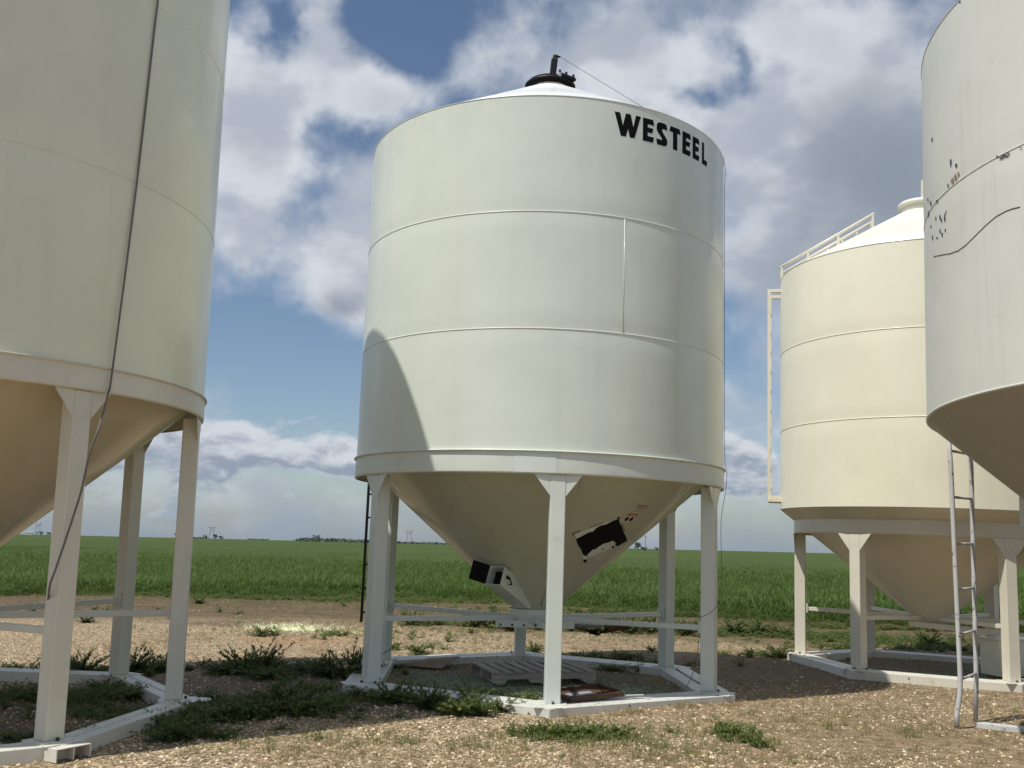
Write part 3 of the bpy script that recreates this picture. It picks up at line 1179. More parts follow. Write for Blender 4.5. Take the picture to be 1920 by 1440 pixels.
def cp(name, pts_, off, mat, parent, thick=.004):
    return cone_patch(name, [cone_hit(*q) for q in pts_], off, mat, parent, thick)


hatch = cp('hatch_cover', [(1076.5, 1001), (1117, 985), (1159, 970.5), (1167, 992), (1174.5, 1013.5), (1134, 1031), (1093, 1049), (1085, 1025)], .002, M['white_frame'], binM, .008)
cp('torn_rubber', [(1079.5, 1009.5), (1092, 1003), (1103, 997), (1112, 995), (1117, 989), (1126, 984), (1136, 982), (1148, 975.5), (1159, 971), (1161, 978), (1165, 985), (1167, 993), (1171, 1001), (1174.8, 1012.5),
                   (1166, 1017), (1158, 1022), (1152.5, 1021.5), (1153.5, 1016), (1147.5, 1012), (1140, 1015.5), (1131, 1017.5), (1124, 1021.5), (1116, 1027.5), (1110, 1029), (1103, 1036), (1095.5, 1040.5), (1092, 1038), (1088, 1028), (1083.5, 1021)], .0105, M['black'], hatch)
for (x_, y_, s_) in ((1159, 970, 2.2), (1096, 1050.5, 3.2), (1129.5, 1028.5, 1.4), (1148, 1024, 2.4), (1098.5, 1039.5, 2.2)):
    cp('rubber_scrap', [(x_ + s_ * a, y_ + s_ * b) for a, b in ((-1, -.6), (.4, -.9), (1.1, -.2), (.7, .8), (-.5, .7))], .0112, M['black'], hatch)
cp('rust_line', [(1106, 988.5), (1130, 980), (1130.5, 981.5), (1107, 990.5)], .003, M['rust_light'], hatch)
cp('rust_line', [(1071.5, 1000), (1089, 993.5), (1089.5, 995), (1077.5, 1000), (1080, 1007), (1077, 1007)], .003, M['rust_light'], hatch)
cp('rust_line', [(1163.5, 980), (1165.5, 980), (1171, 993), (1170, 1000), (1167.5, 994)], .003, M['rust_light'], hatch)


def warn(d0, z0_, w_, h_, rows, red):
    """warning label on the cone, skewed as the cone carries it"""
    def q(u, v):
        return (d0 + w_ * u, z0_ + h_ * v)
    base = cone_patch('warning_label', [q(0, 0), q(.5, 0), q(1, 0), q(1, 1), q(.5, 1), q(0, 1)], .002, M['label_white'], binM, .002)
    cone_patch('red_band', [q(.02, red), q(.5, red), q(.98, red), q(.98, .98), q(.5, .98), q(.02, .98)], .0045, M['red'], base, .001)
    # warning triangle at the left of the red band
    mid = (red + .98) / 2
    cone_patch('warning_triangle', [q(.06, red + .04), q(.20, red + .04), q(.13, .95)], .006, M['label_white'], base, .0008)
    # white bars for the word, too small in the photograph to read
    cone_patch('print_bar', [q(.26, mid - .05), q(.92, mid - .05), q(.92, mid + .05), q(.26, mid + .05)], .006, M['label_white'], base, .0008)
    for k in range(rows):
        v0 = red * (.88 - .8 * k / max(rows, 1))
        cone_patch('print_line', [q(.08, v0), q(.92, v0), q(.92, v0 - .03), q(.08, v0 - .03)], .0045, M['dark'], base, .0008)
    return base


warn(-50.2, 2.00, 6.2, .085, 4, .66)
w2 = warn(-51.6, 1.905, 6.2, .085, 0, .66)
for dx in (1.3, 4.2):
    cc_ = (-51.6 + dx + .4, 1.932)
    cone_patch('pictogram', [(cc_[0] + 1.1 * math.cos(t), cc_[1] + .022 * math.sin(t)) for t in np.linspace(0, 2 * PI, 13)[:-1]], .0045, M['dark'], w2, .0008)

# side chute
ca = -121.0
ax = axes(ca)
ce, se = math.cos(rad(23)), math.sin(rad(23))
dx_ = ax[0] * ce + ax[2] * se          # along the duct, outwards and up
du_ = ax[2] * ce - ax[0] * se
oc = pol(.93, ca, 1.262)
hw, hh_ = .098, .105
ch = MB()
t_ = .006
for s_, w__, a_ in ((ax[1], hh_, du_), (-ax[1], hh_, du_)):
    ch.box(oc - dx_ * .38 + s_ * hw, (.76, t_, 2 * hh_ + t_), (dx_, ax[1], du_))
for s_ in (1, -1):
    ch.box(oc - dx_ * .38 + du_ * (s_ * hh_), (.76, 2 * hw - t_ - .001, t_), (dx_, ax[1], du_))
chute = ch.build('discharge_chute', M['white'], binM)
MB().box(oc - dx_ * .15, (.006, 2 * hw - .012, 2 * hh_ - .012), (dx_, ax[1], du_)).build('throat_shade', M['dark'], chute)  # dark plate added to paint the shade inside the open duct
chl = MB()
chl.box(Vector((0, 0, 0)), (.012, .20, .22))
lidc = chl.build('chute_lid', M['black'], chute)
lidc.matrix_local = Matrix.Translation(oc - ax[1] * (hw + .07) + dx_ * .07 + du_ * .005) @ Matrix((
    (*((dx_ - ax[1] * .0) * .72 + ax[1] * .69)[:], 0), (*((-ax[1]) * .72 + dx_ * .69)[:], 0), (*du_[:], 0), (0, 0, 0, 1))).to_3x3().transposed().to_4x4()
hd = MB()
base_h = oc - dx_ * .10 + ax[1] * (hw + .004) + du_ * .02
hd.tube([base_h, base_h + ax[1] * .03, base_h + ax[1] * .03 - dx_ * .08 - du_ * .05, base_h - dx_ * .08 - du_ * .05], .008, 6)
hd.box(base_h + ax[1] * .008, (.05, .012, .03), (dx_, ax[1], du_))
hd.build('chute_handle', M['black'], chute)

# slide gate under the hub with its rails, bolts and crank
sg = MB()
gz = .70
sg.beam((-.46, -.30, gz), (.46, -.26, gz), .012, .075)
sg.beam((-.30, .20, gz), (.78, .24, gz), .012, .075)
sg.beam((-.44, -.26, gz + .03), (.46, -.22, gz + .03), .05, .010)
gate = sg.build('slide_gate', M['white_frame'], binM)
for k in range(6):
    MB().tube([(-.40 + .135 * k, -.318 + .005 * k, gz - .01), (-.40 + .135 * k, -.294 + .005 * k, gz - .01)], .014, 6).build('bolt', M['bolt'], gate)
gr_ = MB()
gr_.beam((.10, -.10, gz + .01), (.82, -.02, gz + .0), .20, .012)
gr_.beam((.28, -.08, gz - .02), (.78, -.02, gz - .02), .05, .03)
gr_.build('gate_plate', M['galv'], gate)
ck = MB()
ck.tube([(.60, -.12, gz - .05), (.74, -.10, gz - .11), (.90, -.08, gz - .03)], .013, 8)
ck.box((.70, -.08, gz - .08), (.10, .05, .05))
crank = ck.build('crank', M['black'], gate)
MB().tube([(.86, -.10, gz - .05), (.90, -.10, gz - .04), (1.06, -.08, gz - .005), (1.10, -.08, gz + .0)], .036, 6).build('crank_handle', M['rust'], crank)

# black ladder behind the left side
la = 152.5
ax = axes(la)
lad = MB()
r1_ = pol(2.37, la, 0) - ax[1] * .19
r2_ = pol(2.37, la, 0) + ax[1] * .19
ladder = empty('ladder', (0, 0, 0), None, None)
ladder.parent = binM
for rr in (r1_, r2_):
    MB().beam(rr + Vector((0, 0, .56)), rr + Vector((0, 0, 2.75)), .026, .026, ax[0]).build('rail', M['black_gloss'], ladder)
rung_me = None
for k in range(7):
    z_ = .68 + .302 * k
    a_, b_ = r1_ + Vector((0, 0, z_)), r2_ + Vector((0, 0, z_))
    MB().tube([a_, b_], .012, 6).build('rung', M['black_gloss'], ladder)

# ---- the tall cream bin at the left
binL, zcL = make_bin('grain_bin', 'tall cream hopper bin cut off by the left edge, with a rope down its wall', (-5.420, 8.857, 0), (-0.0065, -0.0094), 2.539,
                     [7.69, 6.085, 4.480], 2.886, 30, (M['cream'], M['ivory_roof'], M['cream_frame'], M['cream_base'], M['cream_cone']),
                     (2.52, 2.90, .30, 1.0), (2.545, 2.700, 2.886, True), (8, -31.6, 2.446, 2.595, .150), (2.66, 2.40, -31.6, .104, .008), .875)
for d in (-60, -20, 10):
    pass
# cut-open channel ends that show at the front corner of its frame
bfr = [o for o in binL.children if o.name.startswith('base_beam')]
axl = axes(-31.6)
che = MB()
o_ = pol(2.66, -31.6, .052)
for k in (-1, 0, 1):
    che.box(o_ + axl[1] * (.135 * k) + axl[0] * .02, (.14, .008, .085), axl)
che.box(o_ + Vector((0, 0, .044)) + axl[0] * .02, (.14, .278, .006), axl)
che.build('channel_end', M['cream_base'], binL)
axr = axes(13.4)
che = MB()
o_ = pol(2.66, 13.4, .052)
che.lathe([(.10, .098), (.10, .106), (0.001, .108)], 20)
ob = che.build('pad_plate', M['white_base'], binL)
ob.location = pol(2.68, 13.4, 0)

# ---- the ivory bin behind at the right
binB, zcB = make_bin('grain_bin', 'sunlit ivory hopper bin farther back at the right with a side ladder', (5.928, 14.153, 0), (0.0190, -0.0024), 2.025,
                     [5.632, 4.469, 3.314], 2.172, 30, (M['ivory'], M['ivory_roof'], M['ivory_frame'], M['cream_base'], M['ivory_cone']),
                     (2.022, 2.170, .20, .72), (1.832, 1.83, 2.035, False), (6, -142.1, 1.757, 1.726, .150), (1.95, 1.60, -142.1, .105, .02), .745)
binB.location = (6.343, 15.144, -.1119)
binB.scale = (1.07, 1.07, 1.07)
zb = zcB + .11
lidB = MB().lathe([(.25, zb - .03), (.31, zb - .03), (.315, zb + .02), (.29, zb + .045), (.15, zb + .07), (.001, zb + .08)], 48).build('lid', M['ivory_roof'], binB)
MB().lathe([(.262, zb - .055), (.272, zb - .05), (.272, zb - .036), (.262, zb - .03)], 48).build('lid_gasket', M['bolt'], lidB)
MB().beam((.02, -.05, zb + .05), (.03, -.05, zb + .40), .04, .04).build('lid_lever', M['ivory_frame'], lidB)


def side_ladder(root, R_, az, z0, z1, off, half, mat, step=.30):
    ax = axes(az)
    L_ = empty('ladder', (0, 0, 0), None, None)
    L_.parent = root
    for s_ in (-1, 1):
        b = pol(R_ + off, az, 0) + ax[1] * (half * s_)
        MB().beam(b + Vector((0, 0, z0)), b + Vector((0, 0, z1)), .03, .045, ax[0]).build('rail', mat, L_)
        for z_ in (z1 - .03, z0 + .03):
            a_ = b + Vector((0, 0, z_))
            MB().beam(a_ - ax[0] * .02, a_ - ax[0] * (off + .02 + half * .1), .05, .05).build('wall_bracket', mat, L_)
    k = 0
    z_ = z0 + .2
    while z_ < z1 - .1:
        a_ = pol(R_ + off, az, z_)
        MB().tube([a_ - ax[1] * half, a_ + ax[1] * half], .011, 6).build('rung', mat, L_)
        z_ += step
    return L_


ldB = side_ladder(binB, 2.025, 163.5, 2.32, 5.50, .16, .19, M['ivory_frame'])
axb = axes(163.5)
MB().box(pol(2.10, 163.5, 2.30), (.20, .46, .04), axb).build('foot_plate', M['ivory_frame'], ldB)
# roof ladder: two slanting rails with posts
rl_ = MB()
sl = math.tan(rad(30))
rlp = empty('roof_ladder', (0, 0, 0), None, None)
rlp.parent = binB
for s_ in (-1, 1):
    o_ = axb[1] * (.19 * s_)
    a_ = pol(2.03, 163.5, 5.632 + .20) + o_
    b_ = pol(.66, 163.5, 5.632 + (2.025 - .66) * sl + .20) + o_
    MB().tube([a_, b_], .022, 6).build('rail', M['ivory_frame'], rlp)
    for t in (0.02, .3, .62, .98):
        q = a_.lerp(b_, t)
        MB().beam(q, q - Vector((0, 0, .21)), .03, .03).build('post', M['ivory_frame'], rlp)
for t in np.linspace(.05, .97, 7):
    q = pol(2.03, 163.5, 5.632 + .06).lerp(pol(.66, 163.5, 5.632 + (2.025 - .66) * sl + .06), t)
    MB().tube([q - axb[1] * .19, q + axb[1] * .19], .012, 6).build('rung', M['ivory_frame'], rlp)
# its discharge chute with a black lid, partly cut off by the right edge
cz = 1.60
axc = axes(-55)
c_ = pol(1.42, -55, cz)
chB = MB().box(c_, (.35, .22, .22), axc).build('discharge_chute', M['ivory'], binB)
MB().box(c_ + axc[0] * .19 - axc[1] * .10, (.03, .34, .26), axc).build('chute_lid', M['black'], chB)
MB().beam((-.40, -.25, .66), (.75, -.55, .60), .012, .07).build('slide_gate', M['ivory_frame'], binB)

# ---- the weathered white bin close at the right
binR, zcR = make_bin('grain_bin', 'weathered white hopper bin with chipped paint at the right edge', (6.392, 7.965, 0), (0.0346, 0.0129), 2.841,
                     [6.227, 4.615], 2.760, 30, (M['old'], M['old'], M['old_frame'], M['old_frame'], M['old_cone']),
                     (2.838, 2.757, .30, .55), None, (6, -53.0, 2.0, 1.98, .13), None, None)
MB().lathe([(2.83, 2.752), (2.848, 2.754), (2.848, 2.768), (2.838, 2.776)], 144).build('bottom_rim', M['old'], binR)


def wall_patch(parent, name, R_, pts, mat, off=.0015, thick=.0015):
    mb = MB()
    n = len(pts)
    lo = [pol(R_ + off, d, z_) for d, z_ in pts]
    hi = [pol(R_ + off + thick, d, z_) for d, z_ in pts]
    mb.add(lo + hi, [tuple(range(n))[::-1], tuple(range(n, 2 * n))] + [(i, (i + 1) % n, n + (i + 1) % n, n + i) for i in range(n)])
    return mb.build(name, mat, parent)


# ------------------------------------------------------------------ wear on the weathered bin (placed by height and bearing on its wall)
def wall_hit(root_loc, tilt, R_, px, py):
    d = rgt * ((px - 960) / FPX) - upv * ((py - 720) / FPX) + fwd
    rot = Matrix.Rotation(tilt[0], 3, 'Y') @ Matrix.Rotation(-tilt[1], 3, 'X')
    o = rot.transposed() @ (Vector((0, 0, EYE)) - Vector(root_loc))
    d = rot.transposed() @ d
    a = d.x ** 2 + d.y ** 2
    b = o.x * d.x + o.y * d.y
    c = o.x ** 2 + o.y ** 2 - R_ * R_
    D = b * b - a * c
    t = (-b - math.sqrt(max(D, 0))) / a
    p_ = o + d * t
    return math.degrees(math.atan2(p_.y, p_.x)), p_.z


RL, RT_, RR = (6.392, 7.965, 0), (0.0346, 0.0129), 2.841
chips = MB()
rr = random.Random(4)
for (px, py, w_, h_) in [(1783, 307, 4, 18), (1793, 311, 5, 9), (1748, 262, 2, 12), (1740, 375, 2, 8), (1745, 380, 2, 10), (1757, 377, 4, 6), (1755, 410, 2, 10), (1763, 408, 3, 14),
                         (1766, 414, 2, 9), (1772, 408, 3, 18), (1774, 398, 2, 9), (1746, 424, 2, 8), (1749, 446, 2, 12), (1757, 446, 3, 5), (1763, 434, 3, 12), (1767, 440, 3, 8), (1773, 432, 2, 8),
                         (1884, 292, 16, 5), (1877, 296, 8, 4), (1891, 288, 8, 3), (1800, 4, 3, 4), (1741, 400, 2, 14), (1772, 758, 6, 3), (1752, 770, 3, 3), (1849, 843, 4, 4), (1914, 277, 6, 2), (1870, 293, 5, 3)]:
    d0, z0_ = wall_hit(RL, RT_, RR, px, py)
    pts_ = []
    for k in range(9):
        a = 2 * PI * k / 9
        q = rr.uniform(.6, 1.15)
        d_, z_ = wall_hit(RL, RT_, RR, px + w_ * .5 * q * math.cos(a), py + h_ * .5 * q * math.sin(a))
        pts_.append((d_, z_))
    lo = [pol(RR + .0012, *p_) for p_ in pts_]
    hi = [pol(RR + .0032, *p_) for p_ in pts_]
    n = 9
    chips.add(lo + hi, [tuple(range(n))[::-1], tuple(range(n, 2 * n))] + [(i, (i + 1) % n, n + (i + 1) % n, n + i) for i in range(n)])
ob = chips.build('paint_chip', M['old_chip'], binR)
ob['kind'] = 'stuff'
sc_ = MB()
for (px, py, w_, h_) in [(1786, 340, 6, 14), (1792, 332, 6, 12), (1797, 326, 4, 10), (1778, 348, 5, 8)]:
    pts_ = []
    for k in range(8):
        a = 2 * PI * k / 8
        q = rr.uniform(.55, 1.1)
        pts_.append(wall_hit(RL, RT_, RR, px + w_ * .5 * q * math.cos(a), py + h_ * .5 * q * math.sin(a)))
    lo = [pol(RR + .0012, *p_) for p_ in pts_]
    hi = [pol(RR + .0028, *p_) for p_ in pts_]
    n = 8
    sc_.add(lo + hi, [tuple(range(n))[::-1], tuple(range(n, 2 * n))] + [(i, (i + 1) % n, n + (i + 1) % n, n + i) for i in range(n)])
ob = sc_.build('scuff_mark', M['scuff'], binR)
ob['kind'] = 'stuff'
line = [(1751.6, 481), (1766, 478), (1782, 475.5), (1797, 470), (1812, 459), (1830, 441), (1848, 423), (1868, 406), (1886, 396), (1900, 391), (1913, 388)]
MB().tube([pol(RR + .002, *wall_hit(RL, RT_, RR, *q)) for q in line], .0030, 6).build('black_line', M['black'], binR)
# tubular ladder in front of the weathered bin, its rails down to the frame
lf1 = ground_at(1795, 1366)
lf2 = ground_at(1829, 1354)


def on_vertical(base, px, py):
    """point above base at the height where the photograph's row py crosses its upright"""
    d = rgt * ((px - 960) / FPX) - upv * ((py - 720) / FPX) + fwd
    t = base.y / d.y
    return Vector((0, 0, EYE)) + d * t


ladR = empty('ladder', (0, 0, 0), None, None)
ladR.parent = binR
inv = (Matrix.Translation(Vector(RL)) @ (Matrix.Rotation(RT_[0], 4, 'Y') @ Matrix.Rotation(-RT_[1], 4, 'X'))).inverted()
rail1 = [on_vertical(lf1, *q) for q in ((1774, 760), (1783, 880), (1791, 1060), (1800.5, 1269), (1800, 1300), (1794, 1340), (1795, 1366))]
rail2 = [on_vertical(lf2, *q) for q in ((1815, 760), (1821, 880), (1825.5, 1060), (1830.5, 1273), (1829, 1354))]
for q in (rail1, rail2):
    MB().tube([inv @ p_ for p_ in q], .024, 10).build('rail', M['old_frame'], ladR)


def on_rail(rail, z_):
    for a_, b_ in zip(rail[:-1], rail[1:]):
        if a_.z >= z_ >= b_.z:
            return a_.lerp(b_, (a_.z - z_) / (a_.z - b_.z))
    return rail[0]


for py in (845, 932, 1020, 1106, 1190, 1274):
    z_ = on_vertical(lf1, 1790, py).z
    MB().tube([inv @ on_rail(rail1, z_), inv @ on_rail(rail2, z_ + .012)], .014, 8).build('rung', M['old_frame'], ladR)
# frame rail on the ground and a downpipe stub under the cone
st0, st1 = ground_at(1806, 1364), ground_at(1832, 1354)
beam_d = (ground_at(1990, 1378) - ground_at(1832, 1360)).normalized()
s0 = ground_at(1830, 1362)
MB().beam(inv @ (s0 + Vector((0, 0, .0))), inv @ (s0 + beam_d * 2.6), .14, .09).build('base_beam', M['old_frame'], binR, .006)
q = on_vertical(ground_at(1800, 1366), 1917, 940)
MB().box(inv @ (q + Vector((.13, 0, -.10))), (.22, .22, .30)).build('downpipe_stub', M['old'], binR)

# ------------------------------------------------------------------ ropes
def bin_world(loc, tilt, p_):
    rot = Matrix.Rotation(tilt[0], 3, 'Y') @ Matrix.Rotation(-tilt[1], 3, 'X')
    return Vector(loc) + rot @ Vector(p_)


def smooth_path(pts, n=8):
    out = []
    P_ = [Vector(p_) for p_ in pts]
    for i in range(len(P_) - 1):
        p0 = P_[max(i - 1, 0)]
        p1 = P_[i]
        p2 = P_[i + 1]
        p3 = P_[min(i + 2, len(P_) - 1)]
        for k in range(n):
            t = k / n
            out.append(.5 * ((2 * p1) + (p2 - p0) * t + (2 * p0 - 5 * p1 + 4 * p2 - p3) * t * t + (3 * p1 - p0 - 3 * p2 + p3) * t ** 3))
    out.append(P_[-1])
    return out


lw = lambda d, z_, r=2.552: bin_world((-5.420, 8.857, 0), (-.0065, -.0094), pol(r, d, z_))
path = [lw(-20.8, 7.6), lw(-22.8, 6.13), lw(-24.5, 4.48), lw(-27.2, 2.90, 2.578), lw(-27.6, 2.70, 2.572)]
lleg = bin_world((-5.420, 8.857, 0), (-.0065, -.0094), pol(2.446, -31.6, 0))
for q in ((186, 800), (168, 850), (157, 900), (149, 932), (127, 1000), (105, 1065), (93, 1100)):
    path.append(on_vertical(lleg + Vector((0, -.16, 0)), *q))
path.append(on_vertical(lleg + Vector((0, .05, 0)), 90, 1140))
rp = MB().tube(smooth_path(path, 5), .0085, 6).build('rope', M['rope'])
tag(rp, 'thin grey rope hanging down the wall and front leg of the cream bin', 'rope')

mw = lambda d, z_, r=2.21: bin_world(mb_loc, (.0105, -.0042), pol(r, d, z_))
mleg = bin_world(mb_loc, (.0105, -.0042), pol(2.108, -26.4, 0))
path = [mw(-50, zl + .325, .18), mw(-28, 6.95, 1.30), mw(-18, 6.42, 2.10), mw(-13.5, 6.30, 2.214), mw(-13.0, 5.9, 2.212), mw(-13.0, 5.0, 2.212), mw(-13.0, 3.8, 2.212), mw(-13.0, 2.7, 2.215), mw(-13, 2.55, 2.240), mw(-13.0, 2.31, 2.225)]
for q in ((1352, 980), (1353, 1080), (1348, 1120)):
    path.append(on_vertical(mleg + Vector((0, .13, 0)), *q))
for q in ((1343, 1138), (1330, 1150), (1316, 1157)):
    path.append(on_vertical(mleg + Vector((0, -.12, 0)), *q))
path.append(on_vertical(mleg + Vector((-.09, .0, 0)), 1313, 1165))
path.append(on_vertical(mleg + Vector((-.1, .02, 0)), 1308, 1220))
path.append(on_vertical(mleg + Vector((-.2, .05, 0)), 1299, 1262))
path.append(ground_at(1286, 1290, .09))
rp = MB().tube(smooth_path(path, 5), .0034, 6).build('rope', M['rope'])
tag(rp, 'thin lid rope from the black lid down the right side of the white bin', 'rope')

# ------------------------------------------------------------------ wooden pallet under the middle bin
pc0, pc1 = ground_at(923, 1282, .045), ground_at(1117, 1278, .045)
pdx = (pc1 - pc0)
PLX, PLY = pdx.length, 1.0
pdx.normalize()
pdy = Vector((-pdx.y, pdx.x, 0))
pcm = (pc0 + pc1) / 2 + pdy * .5
pal = empty('pallet', (pcm.x, pcm.y, .062), 'grey weathered wooden pallet lying inside the frame of the white bin', 'pallet', None, (0, 0, math.atan2(pdx.y, pdx.x)))
for k, yv in enumerate((-.48, 0, .48)):
    prof = [(-PLX / 2, 0), (-.47, 0), (-.44, .038), (-.20, .038), (-.17, 0), (.17, 0), (.20, .038), (.44, .038), (.47, 0), (PLX / 2, 0), (PLX / 2, .105), (-PLX / 2, .105)]
    MB().prism([Vector((a, yv - .02, b + .0)) for a, b in prof], (0, .04, 0)).build('stringer', M['wood'], pal)
for k in range(9):
    xv = -PLX / 2 + .055 + k * (PLX - .11) / 8
    w_ = .092 if k not in (0, 8) else .10
    b = MB().box((0, 0, 0), (PLY + .03, w_, .018)).build('deck_board', M['wood'], pal, .003)
    b.location = (xv, random.uniform(-.008, .008), .105 + .0095 + random.uniform(0, .003))
    b.rotation_euler = (random.uniform(-.012, .012), random.uniform(-.006, .006), PI / 2 + random.uniform(-.012, .012))
for k in range(3):
    xv = -PLX / 2 + .07 + k * (PLX - .14) / 2
    b = MB().box((0, 0, 0), (PLY, .10, .016)).build('bottom_board', M['wood'], pal)
    b.location = (xv + .03 * (k == 0), 0, -.0085)
    b.rotation_euler = (0, 0, PI / 2)

# rusty bent sheet at the left of the pallet
sh = MB()
A_, B_, C_, D_ = Vector((-1.32, 12.93, .07)), Vector((-.60, 13.30, .14)), Vector((-.80, 12.76, .05)), Vector((-1.0, 13.25, .12))
mid_ = (A_ + B_ + C_) / 3 + Vector((0, 0, .05))
bent = [A_, (A_ + C_) / 2 + Vector((0, 0, -.005)), C_, (C_ + B_) / 2 + Vector((0, 0, .01)), B_, D_]
th = Vector((0, 0, .012))
vs_ = bent + [mid_] + [p_ + th for p_ in bent] + [mid_ + th]
fs_ = []
for i in range(6):
    j = (i + 1) % 6
    fs_ += [(i, 6, j), (7 + i, 7 + j, 13), (i, j, 7 + j, 7 + i)]
sh.add(vs_, fs_)
ob = sh.build('steel_sheet', M['rust_light'])
tag(ob, 'rusty bent sheet of steel lying on the gravel left of the pallet', 'scrap metal')

# rusty hatch lid with a rod handle on the frame by the front leg
tr0 = ground_at(1062, 1313, .095)
tr1 = ground_at(1163, 1304, .095)
tx_ = (tr1 - tr0)
tl = tx_.length
tx_.normalize()
ty_ = Vector((-tx_.y, tx_.x, 0))
trc = (tr0 + tr1) / 2 + ty_ * .16 + Vector((0, 0, .006))
tray = empty('hatch_lid', trc, 'rusty square hatch lid with rod handle lying on the frame beside the front leg', 'hatch lid', None, (rad(3), rad(-2), math.atan2(tx_.y, tx_.x)))
hx, hy = tl / 2, .21
MB().box((0, 0, .012), (2 * hx - .04, 2 * hy - .04, .006)).build('panel', M['rust'], tray)
MB().box((-.05, -.03, .0175), (.30, .20, .003)).build('worn_panel', M['galv'], tray)
for (a, b) in (((-hx, -hy), (hx, -hy)), ((hx, -hy), (hx, hy)), ((hx, hy), (-hx, hy)), ((-hx, hy), (-hx, -hy))):
    MB().beam((a[0], a[1], .024), (b[0], b[1], .024), .035, .045).build('rim', M['rust'], tray)
MB().tube(smooth_path([(-.22, -.14, .02), (-.17, -.10, .075), (-.05, -.09, .085), (.10, -.09, .08), (.16, -.13, .02)], 4), .007, 6).build('handle', M['rust'], tray)
kn = MB().tube(smooth_path([tr1 + Vector((.0, -.02, .02)), tr1 + Vector((.03, .0, .045)), tr1 + Vector((.05, .04, .01)), tr1 + Vector((.02, -.03, .005)), tr1 + Vector((.12, .03, .0)), tr1 + Vector((.25, .10, -.004))], 5), .007, 6).build('string', M['string'])
tag(kn, 'white string tied at the right end of the rusty hatch lid', 'string')

# thin stick behind the right rear leg
a_, b_ = ground_at(1158, 1226, .02), ground_at(1242, 1229, .03)
ob = MB().beam(a_, b_, .03, .02).build('stick', M['wood'])
tag(ob, 'thin wooden stick lying on the shaded ground behind the right rear leg', 'stick')

# cream panel standing behind the right leg of the ivory bin
c_ = ground_at(1905, 1279)
pn = empty('storage_box', Vector((c_.x + .22, c_.y + .62, float(ground_h(c_.x, c_.y)))), 'low cream box standing behind the front right leg of the ivory bin', 'box', None, (0, 0, rad(12)))
MB().box((0, 0, .27), (.62, .42, .50)).build('box_body', M['ivory'], pn, .01)
MB().box((0, 0, .535), (.66, .46, .03)).build('box_lid', M['cream'], pn, .006)

# ------------------------------------------------------------------ vegetation near the bins
plants = {}
for nm, args, mt in (('tall', dict(seed=3, n_stem=46, h=.47, spread=.20, leaf=.052, width=.015, per=40, lean=1.05, sprout=5), 'weed_dark'),
                     ('tall2', dict(seed=5, n_stem=26, h=.44, spread=.13, leaf=.054, width=.016, per=44, lean=.85, sprout=4), 'weed_dark'),
                     ('bushy', dict(seed=8, n_stem=48, h=.27, spread=.22, leaf=.046, width=.015, per=46, lean=1.25), 'weed_dark'),
                     ('low', dict(seed=9, n_stem=54, h=.18, spread=.28, leaf=.042, width=.013, per=36, lean=1.3), 'weed_dark'),
                     ('bright', dict(seed=12, n_stem=28, h=.22, spread=.2, leaf=.046, width=.014, per=40, lean=1.1), 'weed_mid')):
    st, lf = bush(**args)
    plants[nm] = (st.mesh('stems', M['weed_stem'], False), lf.mesh('leaves', M[mt], False))


def weed(kind, px, py, s, label, group=None, h=1.0):
    g = ground_at(px, py)
    root = empty('weed_plant', (g.x, g.y, float(ground_h(g.x, g.y)) - .01), label, 'weed', group or 'weeds growing around the bins', (0, 0, random.uniform(0, 6.28)))
    root.scale = (s, s, s * h)
    link('stems', plants[kind][0], root)
    link('leaves', plants[kind][1], root)


weed('tall', 655, 1272, 1.45, 'tall dark weed clump beside the left leg of the white bin')
weed('bushy', 612, 1268, 1.2, 'low bushy weed just left of the tall clump at the white bin')
weed('low', 580, 1258, 1.0, 'small sprawling weed at the left end of the clump by the white bin')
weed('tall', 487, 1262, 1.3, 'upright weed with a tall sprout in the shade between the cream and white bins')
weed('bushy', 455, 1262, 1.3, 'dark bushy weed left of the tall sprout in the shade')
weed('low', 500, 1272, 1.35, 'sprawling weed in front of the tall sprout in the shade')
weed('low', 420, 1262, 1.1, 'sprawling weed between the cream bin right leg and the bushy weed')
weed('bushy', 545, 1330, 1.5, 'largest dark mat of weeds in the middle of the shaded gravel', h=.85)
weed('low', 600, 1335, 1.4, 'right hand part of the large shaded weed mat')
weed('low', 480, 1340, 1.4, 'left hand part of the large shaded weed mat')
weed('low', 425, 1340, 1.3, 'flat weed between the large mat and the cream bin frame')
weed('low', 690, 1306, 1.0, 'low weed at the left corner of the white frame')
weed('bushy', 735, 1318, 1.0, 'bushy weed against the front left beam of the white frame')
weed('tall2', 772, 1318, .75, 'upright weed leaning over the front left beam of the white frame')
weed('bushy', 800, 1330, 1.05, 'broad weed in front of the front left beam')
weed('tall2', 822, 1330, .72, 'slim upright weed left of the tallest one at the white beam')
weed('tall', 884, 1330, .95, 'tallest weed sticking up before the white front beam')
weed('bushy', 862, 1342, .95, 'weed at the foot of the tallest one by the white beam')
weed('bright', 905, 1342, .9, 'sunlit weed right of the tallest one by the white beam')
weed('bright', 945, 1335, .8, 'small sunlit weed near the front corner of the white frame')
weed('bright', 970, 1332, .6, 'smallest sunlit weed close to the front corner of the white frame')
weed('tall', 308, 1258, .85, 'dark weed behind the right leg of the cream bin')
weed('bushy', 250, 1262, 1.3, 'dark weed behind the rear leg of the cream bin')
weed('bushy', 155, 1268, 1.2, 'dark weed just right of the front leg of the cream bin')
weed('low', 50, 1268, 1.3, 'dark sprawling weed inside the cream frame at the left edge')
weed('low', 230, 1310, 1.35, 'weed mat inside the right corner of the cream frame')
weed('low', 200, 1295, 1.0, 'smaller weed mat inside the cream frame left of the corner one')
weed('low', 330, 1365, 1.2, 'dark weed outside the cream frame beam')
weed('low', 390, 1350, 1.3, 'dark weed to the right of the cream frame corner')
